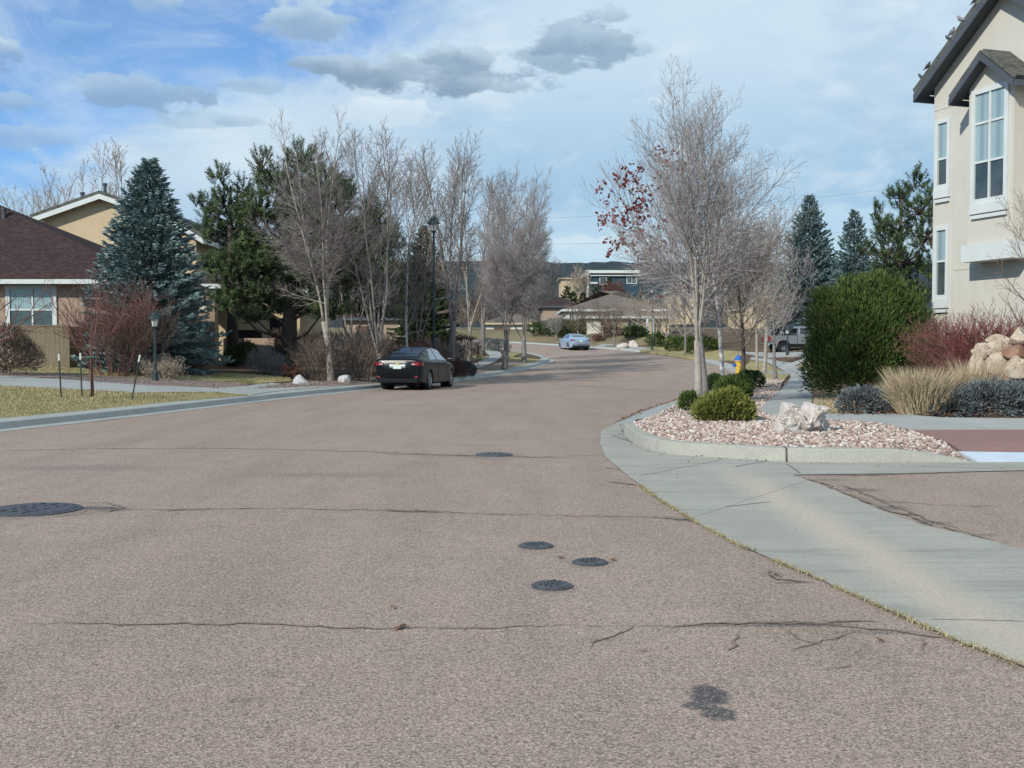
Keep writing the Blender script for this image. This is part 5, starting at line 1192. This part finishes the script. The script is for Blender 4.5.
x_ = -15.2; p = Vector((x_, 30.5, HL(x_, 30.5))); bare_tree('crabapple_tree', 'spreading bare crabapple reaching in front of the white window', p, 4.6, 5.0, .11, M['browntwig'], M['redtwig'], 122, 'bare yard trees', leaders=4, fork=.2, dens=.8, rmin=.005, low=.15, lspread=(35, 60), wob=1.5)

# conifers
p = onL(151, 38.5); spruce('spruce_tree', 'full blue spruce at the corner of the brown-roofed house', p, hgt(p, 150, 161), 2.75, 3, M['spruce'], 'spruces', dens=1.35, wd=.036)
p = onR(808, 84); spruce('spruce_tree', 'large blue-green spruce rising behind the grey pickup', p, hgt(p, 808, 195), 4.0, 4, M['spruce'], 'spruces', dens=.8, sp=.36, wd=.06)
p = onR(853, 80); spruce('spruce_tree', 'smaller pale blue spruce between the large spruce and the pine', p, hgt(p, 853, 210), 2.9, 5, M['spruce'], 'spruces', dens=.75, sp=.34, wd=.055)
p = onL(424, 66); spruce('spruce_tree', 'narrow dark spruce just left of the tall street lamp', p, hgt(p, 428, 226), 2.6, 6, M['pine'], 'spruces', dens=.9, sp=.30, wd=.045)
p = onL(289, 44.0); k = p.y / FPX
def lobes_px(p, L, dy=0):
    kk = p.y / FPX; r = random.Random(int(p.x * 100)); out = []
    for (u, v, rx, rz) in L:
        out.append(((u - 512) * kk - p.x, r.uniform(-1, 1) * rx * kk * .9 + dy, at(512, v, p.y).z - p.z, rx * kk * .84, rz * kk * .84))
    return out
pine('pine_tree', 'huge dark pine with thick trunk shading the tan house porch', p, hgt(p, 300, 140), lobes_px(p, [(300, 158, 22, 18), (264, 170, 12, 22), (280, 185, 26, 20), (322, 185, 24, 20), (300, 205, 34, 24), (340, 205, 20, 20), (262, 215, 28, 22), (320, 235, 36, 24), (352, 240, 22, 20), (275, 250, 34, 22), (230, 270, 30, 18), (250, 292, 36, 18), (300, 275, 38, 22), (340, 280, 30, 20), (285, 305, 34, 14), (228, 302, 20, 12), (330, 310, 28, 14), (258, 318, 20, 8), (300, 225, 30, 22), (250, 240, 22, 20), (372, 225, 16, 16), (262, 273, 20, 16), (268, 262, 16, 14), (352, 262, 24, 20), (338, 190, 20, 18)]), 7, .27, 'pines', dens=1.35)
p = onL(232, 47.5); pine('pine_tree', 'narrower pine with upswept limbs left of the huge pine', p, hgt(p, 222, 166), lobes_px(p, [(222, 178, 9, 13), (210, 205, 9, 12), (199, 200, 6, 9), (226, 205, 16, 18), (243, 190, 10, 14), (234, 228, 22, 18), (212, 232, 14, 14), (206, 222, 9, 11), (240, 252, 24, 18), (222, 262, 22, 15), (250, 215, 14, 16)]), 8, .22, 'pines', dens=1.6)
p = onL(372, 55); pine('pine_tree', 'smaller pine behind the multi-trunk bare tree', p, hgt(p, 372, 195), lobes_px(p, [(372, 210, 14, 16), (362, 232, 24, 20), (386, 242, 20, 20), (370, 265, 30, 24), (394, 276, 18, 18), (360, 300, 30, 22), (388, 305, 24, 20), (345, 280, 22, 20)]), 9, .2, 'pines', dens=1.7)
p = onR(900, 50); pine('pine_tree', 'upright green pine standing between the spruces and cream house', p, hgt(p, 912, 168), lobes_px(p, [(913, 182, 11, 14), (900, 198, 14, 14), (926, 200, 11, 14), (912, 215, 20, 16), (880, 222, 9, 14), (893, 232, 20, 16), (874, 212, 5, 9), (920, 240, 20, 18), (885, 252, 18, 16), (905, 265, 28, 18), (866, 250, 8, 10), (930, 268, 14, 18), (885, 285, 26, 18), (915, 295, 26, 20), (870, 290, 14, 14)]), 10, .2, 'pines', dens=1.3)

# right-hand shrubs
p = PR(880, 397); p.y += 1.1; k = p.y / FPX
bushy('juniper_bush', 'huge upright green juniper beside the footpath', p, [(0, 0, .9, 1.42, 1.2, 1.1), (-.6, -.2, 2.0, .75, .8, .95), (.35, 0, 2.1, .85, .9, .95), (.95, .1, 1.7, .68, .8, .95), (-.85, -.2, 1.3, .70, .7, 1.0), (-.1, -.4, 1.5, 1.0, .9, 1.1), (0, 0, 2.55, .5, .5, .55), (-.95, -.1, 2.1, .42, .5, .7), (.7, -.3, 1.0, .8, .8, .9), (-.55, 0, 2.75, .28, .3, .42), (.25, .1, 2.9, .3, .3, .40), (.75, 0, 2.5, .3, .3, .45), (-1.2, -.2, 1.5, .35, .5, .5), (-.9, -.5, .6, .55, .5, .6), (.2, -.8, 1.9, .45, .3, .5), (-.5, -.7, 1.1, .5, .4, .55), (1.15, -.3, 1.2, .4, .5, .55), (-1.25, -.1, 2.05, .38, .5, .75), (1.2, 0, 1.95, .40, .5, .8), (-1.3, -.2, .8, .45, .5, .8), (1.25, -.2, .7, .45, .5, .7), (.55, -.3, 2.6, .45, .4, .5), (-.2, -.3, 2.75, .4, .4, .42)], 46000, M['juniper'], 21, (.07, .2), .015, .95, rag=.30, group='junipers', stem=True, fill=.42)
p = PR(727, 423); p.y += .35; bushy('gold_juniper', 'low golden-green juniper mound beside the maple trunk', p, [(0, 0, .24, .50, .42, .30), (-.27, -.1, .17, .33, .3, .22), (.25, -.08, .19, .34, .32, .23), (.12, 0, .40, .24, .25, .20)], 3200, M['goldjuniper'], 22, (.06, .12), .016, .9, 'low shrubs on the island bed')
p = PR(735, 402); p.y += .4; bushy('green_juniper', 'dark green juniper just behind the golden mound', p, [(0, 0, .28, .42, .4, .32), (.25, .1, .34, .3, .3, .3)], 2000, M['juniper'], 23, (.07, .15), .018, .9, 'low shrubs on the island bed')
p = PR(691, 412); p.y += .3; bushy('green_juniper', 'small green juniper left of the maple trunk', p, [(0, 0, .18, .2, .22, .22)], 700, M['juniper'], 24, (.06, .12), .016, .9, 'low shrubs on the island bed')
p = PR(756, 388.5); p.y += .3; bushy('green_shrub', 'rounded green shrub nearest the footpath curve', p, [(0, 0, .25, .36, .35, .3), (-.25, .1, .28, .3, .3, .3)], 1500, M['greenshrub'], 25, (.06, .13), .02, .7, 'low shrubs on the island bed')
p = PR(716, 395); p.y += .3; bushy('green_shrub', 'green shrub between the maple trunks', p, [(0, 0, .26, .32, .3, .28)], 1100, M['greenshrub'], 26, (.06, .14), .02, .7, 'low shrubs on the island bed')
p = PR(868, 414.5); p.y += .35; bushy('blue_juniper', 'small grey-blue mounded juniper by the dry lawn', p, [(0, 0, .2, .45, .35, .3), (-.2, -.05, .2, .3, .28, .27), (.25, 0, .2, .3, .3, .28)], 2600, M['bluejuniper'], 27, (.05, .11), .012, .4, 'blue junipers')
p = PR(1000, 418); p.y += .6; bushy('blue_juniper', 'broad grey-blue juniper spreading beside the footpath', p, [(0, 0, .22, .85, .5, .38), (-.7, -.1, .18, .5, .45, .32), (.7, .0, .22, .6, .5, .36), (1.4, .1, .2, .6, .5, .36)], 6500, M['bluejuniper'], 28, (.06, .14), .013, .3, 'blue junipers')
p = PR(929, 415); p.y += .4; grass_clump('ornamental_grass', 'wide fountain of dry straw-coloured grass before the red shrub', p, .86, 1.35, 2400, M['straw'], 31, 'dry ornamental grasses', .5)
p = PR(905, 409); p.y += .5; grass_clump('ornamental_grass', 'smaller dry grass tuft at the juniper foot', p, .55, .9, 800, M['straw'], 32, 'dry ornamental grasses', .7)
p = PR(975, 404); grass_clump('ornamental_grass', 'stiff grey-tan dry stalks in front of the boulders', p, .85, 1.1, 700, M['straw'], 33, 'dry ornamental grasses', .45)
p = onR(966, 24.6); twig_shrub('barberry_shrub', 'brown-red twiggy shrub just behind the dry grass', p, hgt(p, 962, 345), 1.7, M['redtwig'], 41, 60, 'twiggy red shrubs', rmin=.004)
p = onR(945, 27.2); twig_shrub('barberry_shrub', 'grey-stemmed red shrub against the corner of the cream house', p, hgt(p, 945, 303), 1.7, M['redtwig'], 42, 55, 'twiggy red shrubs', rmin=.004)
p = onR(988, 26.0); twig_shrub('barberry_shrub', 'crimson-twigged shrub above the boulders by the house wall', p, hgt(p, 985, 297), 2.0, M['redtwig2'], 43, 85, 'twiggy red shrubs', rmin=.0045)
p = onR(1035, 22.5); bare_tree('young_tree', 'bare twigs of a small tree at the picture edge by the cream house', p, 4.2, 2.2, .035, M['browntwig'], M['browntwig'], 131, 'bare yard trees', dens=.6, rmin=.004)
# boulders
B = 'retaining boulders below the cream house'
for i, (u, v, y, sx, sz, m, lb) in enumerate(((977, 372, 23.0, .34, .34, 'sandstone', 'buff boulder lowest at the end of the boulder bank'), (985, 354, 23.3, .24, .24, 'sandstone', 'small buff boulder stacked at the bank end'), (997, 366, 22.8, .26, .34, 'sandstone', 'pale buff boulder under the rounded top ones'),
        (998, 350, 23.0, .27, .28, 'sandstone', 'rounded tan boulder in the middle of the bank'), (1015, 353, 22.6, .30, .24, 'redstone', 'red-brown boulder wedged between buff boulders'), (1000, 341, 23.3, .30, .20, 'sandstone', 'flat buff boulder on top of the bank'),
        (1022, 339, 22.9, .38, .24, 'sandstone', 'largest pale boulder on top at the picture edge'), (1017, 371, 22.3, .30, .32, 'sandstone', 'buff boulder at the foot beside the broad blue juniper'), (1007, 383, 22.4, .24, .24, 'redstone', 'small pinkish boulder low beside the dry stalks'), (1040, 360, 22.3, .45, .5, 'sandstone', 'big buff boulder mostly beyond the picture edge'))):
    q = at(u, v, y); rock('boulder', lb, (q.x, q.y, q.z - sz * .4), (sx * .80, .32, sz * 1.0), 40 + i, M[m], B, i * .7, 4, rough=.42, ncut=13)
bk = MB()                                      # earth bank behind the boulders
q0, q1 = onR(975, 24.3), onR(1120, 22.8)
p = PR(803, 434); p.y += .25; bm_ = rock('boulder', 'craggy pink and white quartz boulder on the island rock bed', p - Vector((0, 0, .05)), (.45, .32, .31), 18, M['quartz'], None, .15, 5, rough=.75, ncut=5)
p = PL(301, 385); rock('boulder', 'white boulder left of the pale forked tree', p - Vector((0, 0, .06)), (.30, .26, .30), 72, M['whiterock'], 'white boulders', 0, 3)
p = PL(346, 383.5); rock('boulder', 'white boulder right of the pale forked tree', p - Vector((0, 0, .06)), (.29, .26, .32), 75, M['whiterock'], 'white boulders', .5, 3)
for i, (u, v, s, lb, sd) in enumerate(((280, 374.5, .2, 'flat white stone behind the dry lawn', 'L'), (178, 373, .3, 'grey stone by the foot of the yard lamp', 'L'), (633, 347.5, .5, 'pink boulder beside the far driveway', 'R'), (623, 348.5, .45, 'low pink boulder left of the far green shrub', 'R'), (150, 371, .25, 'low grey stone at the foot of the blue spruce', 'L'))):
    p = (PL if sd == 'L' else PR)(u, v); rock('boulder', lb, p - Vector((0, 0, .05)), (s * 1.2, s, s), 80 + i, M['quartz' if sd == 'R' else 'whiterock'], 'garden stones', i, 3)
for v in bm_.data.vertices:
    x = v.co.x / .45; v.co.z *= (1.45 - .75 * math.exp(-((x - .05) / .20) ** 2)) if v.co.z > .05 else 1
# left-hand shrubs
p = onL(112, 35.5); twig_shrub('lilac_shrub', 'multi-stem red-brown shrub beside the blue spruce', p, hgt(p, 112, 268), 3.0, M['redtwig'], 141, 45, 'bare shrubs in the left yards', rmin=.005)
p = onL(135, 36.0); twig_shrub('lilac_shrub', 'grey-brown bare shrub in front of the blue spruce', p, hgt(p, 135, 285), 2.6, M['browntwig'], 142, 38, 'bare shrubs in the left yards', rmin=.005)
p = onL(3, 33.5); bushy('round_shrub', 'rounded dark brown shrub below the white window', p, [(0, 0, .65, .85, .8, .75), (.5, 0, .5, .6, .6, .55)], 3800, M['browntwig'], 143, (.1, .2), .010, .7, 'bare shrubs in the left yards')
p = onL(162, 35.5); twig_shrub('spirea_shrub', 'tan bare shrub behind the yard lamp', p, hgt(p, 160, 352), 1.5, M['tantwig'], 144, 50, 'bare shrubs in the left yards', leaf=M['straw'], nleaf=500)
p = onL(183, 40.0); twig_shrub('spirea_shrub', 'brown bare shrub below the blue spruce by the stone column', p, hgt(p, 183, 348), 2.2, M['redtwig'], 145, 50, 'bare shrubs in the left yards')
sh = [(262, 43, 345, 1.6, 'grey bare shrub in front of the porch wall', 'greytwig'), (278, 42.5, 352, 1.2, 'grey stems beside the huge pine trunk', 'greytwig'), (316, 41.5, 330, 2.6, 'brownish bare shrub right of the huge pine trunk', 'browntwig'), (292, 41, 362, .7, 'small russet-leaved shrub before the huge pine', 'redtwig'),
      (352, 46, 320, 3.0, 'tangled grey shrub behind the right white boulder', 'greytwig'), (366, 42.5, 322, 2.0, 'bare grey shrub left of the sedan', 'browntwig'), (395, 48, 330, 3.0, 'reddish bare shrub behind the sedan roof', 'redtwig'), (422, 50, 332, 2.6, 'brown bare shrub by the tall street lamp', 'browntwig'),
      (440, 53, 334, 2.4, 'tangled bare shrub right of the tall lamp pole', 'greytwig'), (340, 56, 326, 3.2, 'grey bare shrub deep in the yard by the pines', 'greytwig'), (240, 49, 345, 1.8, 'dark bare shrub in front of the courtyard wall', 'browntwig')]
for i, (u, y, vt, w, lb, m) in enumerate(sh):
    p = onL(u, y); twig_shrub('bare_shrub', lb, p, hgt(p, u, vt), w, M[m], 150 + i, 34, 'bare shrubs in the left yards', rmin=.0065, leaf=M['deadleaf'] if i in (3, 8) else None, nleaf=300)
for i, (u, y, L, n, m, lb) in enumerate(((462, 60, [(0, 0, .8, 1.1, .9, .9), (-.9, 0, .7, .9, .8, .8), (-1.8, .2, .7, .8, .8, .8)], 5500, 'redtwig', 'long red-brown clipped hedge along the footpath'),
        (424, 52, [(0, 0, .6, .8, .7, .7), (.7, 0, .5, .6, .6, .55)], 2600, 'redtwig', 'russet rounded hedge shrub beside the lamp pole'), (456, 50.5, [(0, 0, .3, .5, .5, .4), (-.4, 0, .28, .5, .4, .36)], 1800, 'redtwig', 'low red-brown shrub right of the sedan'),
        (466, 52.5, [(0, 0, .28, .42, .4, .32)], 900, 'bluejuniper', 'small blue-grey shrub beside the footpath'), (488, 84, [(0, 0, .4, .9, .6, .5)], 700, 'bluejuniper', 'blue-grey shrub at the far verge near the road'), (500, 84, [(0, 0, .4, .8, .6, .55)], 700, 'bluejuniper', 'second blue-grey shrub at the far verge'),
        (245, 47, [(0, 0, .5, .6, .5, .5), (-.5, 0, .4, .4, .4, .4)], 1400, 'juniper', 'dark green shrub in the shade of the pine'), (288, 50, [(0, 0, .8, .9, .7, .9), (.9, 0, .7, .8, .7, .8)], 2600, 'browntwig', 'dark brown hedge behind the huge pine trunk'), (330, 52, [(0, 0, .7, 1.2, .8, .8), (1.6, 0, .7, 1.0, .8, .8)], 3000, 'browntwig', 'brown hedge between the pine trunk and the birch'))):
    p = onL(u, y); bushy('hedge_shrub', lb, p, L, n, M[m], 170 + i, (.1, .2), .011 if 'twig' in m else .022, .8, 'rounded shrubs on the left')
# far green shrubs
for i, (u, y, s, n, m, lb) in enumerate(((541, 113, 1.3, 1100, 'greenshrub', 'green shrub on the far verge, leftmost of its row'), (559, 111, 1.6, 1300, 'greenshrub', 'green shrub on the far verge left of the silver car'), (569, 109, 1.5, 1200, 'juniper', 'dark green shrub showing over the silver car'), (634, 101, 1.0, 900, 'greenshrub', 'low green shrub by the far pink boulder'), (612, 104, .9, 700, 'redtwig', 'small red-brown shrub at the far driveway'), (628, 105, 1.5, 1000, 'browntwig', 'brown shrub in front of the far porch'),
        (658, 95, 1.0, 700, 'juniper', 'dark low shrub beside the far street lamp'), (678, 90, 1.1, 800, 'juniper', 'dark green shrub in the far rock bed'), (700, 86, 1.3, 900, 'juniper', 'dark shrub on the far dry lawn'), (598, 103, .5, 400, 'redtwig', 'little red shrub just right of the silver car'))):
    p = onR(u, y); bushy('far_shrub', lb, p, [(0, 0, s * .45, s, s * .8, s * .55), (s * .5, 0, s * .4, s * .7, s * .6, s * .45)], n, M[m], 190 + i, (.16, .34), .05 if 'twig' not in m else .02, .7, 'shrubs in the far yards')
for i, (u, y, vt, R, lb) in enumerate(((609, 165, 277, 2.6, 'dark evergreen in front of the navy house'), (596, 160, 287, 2.2, 'small evergreen at the navy house corner'), (567, 150, 286, 2.6, 'evergreen above the dark-roofed low house'), (573, 152, 292, 2.2, 'small evergreen above the pale roof end'), (583, 158, 292, 1.8, 'thin evergreen beside the tan block'))):
    p = onR(u, y); spruce('evergreen_tree', lb, p, hgt(p, u, vt), R, 200 + i, M['greenshrub'] if i == 0 else M['pine'], 'evergreens in front of the far houses', dens=.5, sp=.6, wd=.12)
p = onR(620, 163); bare_tree('bare_tree', 'rusty-brown tree beside the navy house', p, hgt(p, 622, 278), 6, .2, M['browntwig'], M['redtwig'], 211, 'bare trees in the far yards', dens=1.2, rmin=.03, low=.2)
# far wood reading as one mass
C = MB(); rng = random.Random(77)
for i in range(260):
    y = rng.uniform(230, 420); x = rng.uniform(-.62, .62) * y; h_ = rng.uniform(5, 11); z = zr(y) + .4; w_ = rng.uniform(2.0, 4)
    for _ in range(46):
        v = Vector((rng.gauss(0, 1), rng.gauss(0, 1), rng.gauss(0, 1))).normalized() * rng.uniform(.5, 1); q = Vector((x + v.x * w_, y + v.y * w_, z + h_ * .5 + v.z * h_ * .5)); spray(C, q, Vector((v.x, v.y, 1)), rng.uniform(1.0, 2.4), .22, rng)
tag(C.build('distant_woods', M['browntwig']), kind='stuff')

hz = MB(); hz.box((0, 2000, 150), (8300, 5500, 320)); hm = bpy.data.materials.new('thin_haze'); hm.use_nodes = True; ht = hm.node_tree
for q in list(ht.nodes):
    if q.type == 'BSDF_PRINCIPLED': ht.nodes.remove(q)
pv = ht.nodes.new('ShaderNodeVolumePrincipled'); pv.inputs['Color'].default_value = (.62, .80, 1, 1); pv.inputs['Density'].default_value = HAZE; pv.inputs['Anisotropy'].default_value = .2
ht.links.new(pv.outputs[0], ht.nodes['Material Output'].inputs['Volume']); tag(hz.build('haze', hm), kind='stuff')
# ------------------------------------------------------------------ sky, sun, camera
SUN_EL, SUN_AZ = radians(31), atan2(-.63, -.777)
wd = bpy.data.worlds.new('World'); scene.world = wd; wd.use_nodes = True; nt = wd.node_tree; N = nt.nodes; Lk = nt.links
bg = N['Background']; bg.inputs['Strength'].default_value = .1
sky = N.new('ShaderNodeTexSky'); sky.sky_type = 'NISHITA'; sky.sun_disc = False; sky.sun_elevation = SUN_EL; sky.sun_rotation = SUN_AZ; sky.altitude = 2000; sky.air_density = 1.0; sky.dust_density = .6; sky.ozone_density = 2.0
tc = N.new('ShaderNodeTexCoord'); sep = N.new('ShaderNodeSeparateXYZ'); Lk.new(tc.outputs['Generated'], sep.inputs[0])
def mth(op, a, b=0., clamp=False):
    q = N.new('ShaderNodeMath'); q.operation = op; q.use_clamp = clamp
    for i, x in enumerate((a, b)):
        if hasattr(x, 'links'): Lk.new(x, q.inputs[i])
        else: q.inputs[i].default_value = x
    return q.outputs[0]
az = mth('ARCTAN2', sep.outputs[0], sep.outputs[1]); el = mth('ARCSINE', sep.outputs[2])
cv = N.new('ShaderNodeCombineXYZ'); Lk.new(az, cv.inputs[0]); Lk.new(mth('MULTIPLY', el, 1.9), cv.inputs[1])
def nz(scale, detail=6, rough=.6, dist=0., off=0.):
    q = N.new('ShaderNodeTexNoise'); q.inputs['Scale'].default_value = scale; q.inputs['Detail'].default_value = detail; q.inputs['Roughness'].default_value = rough; q.inputs['Distortion'].default_value = dist
    mp = N.new('ShaderNodeMapping'); mp.inputs['Location'].default_value = (off, off * .7, off); Lk.new(cv.outputs[0], mp.inputs[0]); Lk.new(mp.outputs[0], q.inputs['Vector']); return q.outputs['Fac']
def ss(x, a, b):
    q = N.new('ShaderNodeMapRange'); q.interpolation_type = 'SMOOTHSTEP'; q.inputs[1].default_value = a; q.inputs[2].default_value = b; Lk.new(x, q.inputs[0]); return q.outputs[0]
def mixc(f, a, b):
    q = N.new('ShaderNodeMix'); q.data_type = 'RGBA'
    for i, x in ((0, f), (6, a), (7, b)):
        if hasattr(x, 'links'): Lk.new(x, q.inputs[i])
        else: q.inputs[i].default_value = tuple(x) + (1,) if i else x
    return q.outputs[2]
S10 = 10.0
def rad_(c, k=1.0): return tuple(q * S10 * k for q in lin(c))
n1 = nz(5, 7, .62, .3); n2 = nz(14, 6, .6, .2, 3.1); n3 = nz(3, 5, .55, 0, 7.7)
# clear blue opening high on the left, veil of thin cloud elsewhere
blue = N.new('ShaderNodeMix'); blue.data_type = 'RGBA'; blue.blend_type = 'MULTIPLY'; blue.inputs[0].default_value = 1; Lk.new(sky.outputs[0], blue.inputs[6]); blue.inputs[7].default_value = (.52, 1.12, 1.6, 1)
edge = mth('ADD', mth('SUBTRACT', el, mth('MULTIPLY', mth('ADD', az, .43), .36)), mth('MULTIPLY', mth('SUBTRACT', n1, .5), .26))
hole = ss(edge, .105, .20)
hole = mth('MULTIPLY', mth('MULTIPLY', hole, ss(az, .05, -.13)), mth('SUBTRACT', 1.0, mth('MULTIPLY', ss(nz(6, 7, .65, .8, 21.), .46, .66), .45)))
veil = mixc(ss(el, .06, .14), rad_((196, 228, 240)), rad_((150, 192, 224)))
veil = mixc(ss(el, .10, .27), veil, rad_((198, 220, 236)))
veil = mixc(mth('MULTIPLY', ss(az, .02, -.22), ss(el, .07, .16)), veil, rad_((196, 217, 234)))
veil = mixc(mth('MULTIPLY', ss(n3, .42, .7), .55), veil, rad_((208, 228, 240)))
veil = mixc(mth('MULTIPLY', mth('MULTIPLY', ss(n1, .5, .68), .5), ss(az, .1, -.1)), veil, rad_((156, 186, 216)))
veil = mixc(mth('MULTIPLY', ss(n2, .48, .72), .42), veil, rad_((228, 238, 246)))
veil = mixc(mth('MULTIPLY', ss(nz(7, 6, .6, .6, 12.3), .5, .66), .35), veil, rad_((160, 190, 216)))
colr = mixc(mth('MULTIPLY', hole, .78), veil, blue.outputs[2])
def cloud(col, u, v, rx, ry, amt=.9, dark=(128, 158, 186), lite=(178, 203, 222), fr=.95):
    ca, ce = (u - 512) / FPX, (347 - v) / FPX
    dx = mth('DIVIDE', mth('SUBTRACT', az, ca), rx / FPX); dy = mth('DIVIDE', mth('SUBTRACT', el, ce), ry / FPX)
    d = mth('SQRT', mth('ADD', mth('MULTIPLY', dx, dx), mth('MULTIPLY', dy, dy)))
    d = mth('ADD', d, mth('MULTIPLY', mth('SUBTRACT', mth('ADD', mth('MULTIPLY', n2, .6), mth('MULTIPLY', nz(34, 5, .6, .3, u * .01), .4)), .5), fr * 5.0))
    f = mth('MULTIPLY', ss(d, 1.05, .62), amt); c = mixc(ss(mth('ADD', dy, mth('MULTIPLY', mth('SUBTRACT', n2, .5), 3)), -.7, .9), rad_(dark), rad_(lite)); return mixc(f, col, c)
for a in ((345, 76, 52, 12, .8, (142, 166, 190), (182, 202, 218)), (400, 80, 66, 18, .85, (134, 158, 182), (176, 198, 214)), (462, 86, 76, 19, .9, (130, 154, 178), (170, 192, 210)), (505, 93, 46, 9, .7, (140, 164, 188), (176, 198, 214)), (440, 64, 30, 10, .7, (146, 170, 192), (184, 206, 220)), (482, 66, 26, 14, .7, (140, 164, 188), (180, 202, 218)), (550, 64, 40, 15, .75, (140, 166, 190), (178, 200, 216)), (585, 52, 52, 20, .8, (136, 162, 186), (174, 197, 214)), (606, 32, 22, 10, .7, (142, 168, 192), (178, 202, 218)), (632, 60, 30, 8, .5, (150, 176, 200), (180, 204, 220)), (300, 40, 60, 20, .85, (142, 170, 200), (190, 212, 228)), (140, 112, 66, 16, .8, (136, 166, 198), (176, 202, 226)), (180, 24, 34, 16, .9, (150, 182, 214), (206, 224, 238)),
          (10, 84, 44, 15, .85, (130, 164, 202), (204, 222, 236)), (95, 62, 30, 12, .55, (110, 158, 214), (160, 196, 230)), (30, 130, 60, 9, .7, (140, 172, 206), (170, 198, 222)), (50, 30, 28, 14, .45, (110, 160, 218), (150, 190, 230)), (210, 135, 40, 8, .5, (150, 180, 206), (176, 202, 222)), (400, 118, 44, 14, .75, (206, 224, 236), (226, 238, 246)), (265, 100, 24, 7, .5, (150, 178, 204), (176, 200, 222)),
          (40, 158, 80, 10, .6, (150, 180, 212), (176, 200, 224)), (245, 133, 26, 6, .5, (148, 176, 204), (176, 200, 222)), (600, 248, 70, 10, .6, (206, 230, 242), (226, 240, 246)), (800, 228, 110, 14, .5, (190, 220, 240), (206, 230, 244))):
    colr = cloud(colr, *a)
bl = mixc(ss(el, -.02, .02), rad_((150, 160, 165), .5), colr)
# unseen sky behind the viewer keeps most of its cloud, to fill shadows
back = ss(sep.outputs[1], .15, -.25)
final = mixc(mth('MULTIPLY', back, .25), bl, sky.outputs[0])
Lk.new(final, bg.inputs['Color'])
s = Vector((sin(SUN_AZ) * cos(SUN_EL), cos(SUN_AZ) * cos(SUN_EL), sin(SUN_EL)))
ld = bpy.data.lights.new('Sun', 'SUN'); ld.energy = 4.0; ld.angle = radians(.6); ld.color = (1, .955, .87); lo = bpy.data.objects.new('Sun', ld); COL.objects.link(lo); lo.rotation_euler = (-s).to_track_quat('-Z', 'Y').to_euler(); lo.location = (0, 0, 60)
cd = bpy.data.cameras.new('Camera'); cam = bpy.data.objects.new('Camera', cd); COL.objects.link(cam); cd.sensor_width = 36; cd.lens = FPX * 36 / 1024; cd.clip_end = 9000; cd.clip_start = .05
cam.location = (0, 0, CAMH); cam.rotation_euler = (pi / 2 - PITCH, 0, 0); scene.camera = cam
vs = scene.view_settings; vs.view_transform = 'Standard'; vs.look = 'None'; vs.exposure = .08; vs.gamma = 1; vs.use_curve_mapping = False
scene.cycles.use_denoising = True; scene.cycles.max_bounces = 4; scene.cycles.diffuse_bounces = 2; scene.cycles.glossy_bounces = 3; scene.cycles.transparent_max_bounces = 6; scene.cycles.caustics_reflective = False; scene.cycles.caustics_refractive = False
scene.render.film_transparent = False
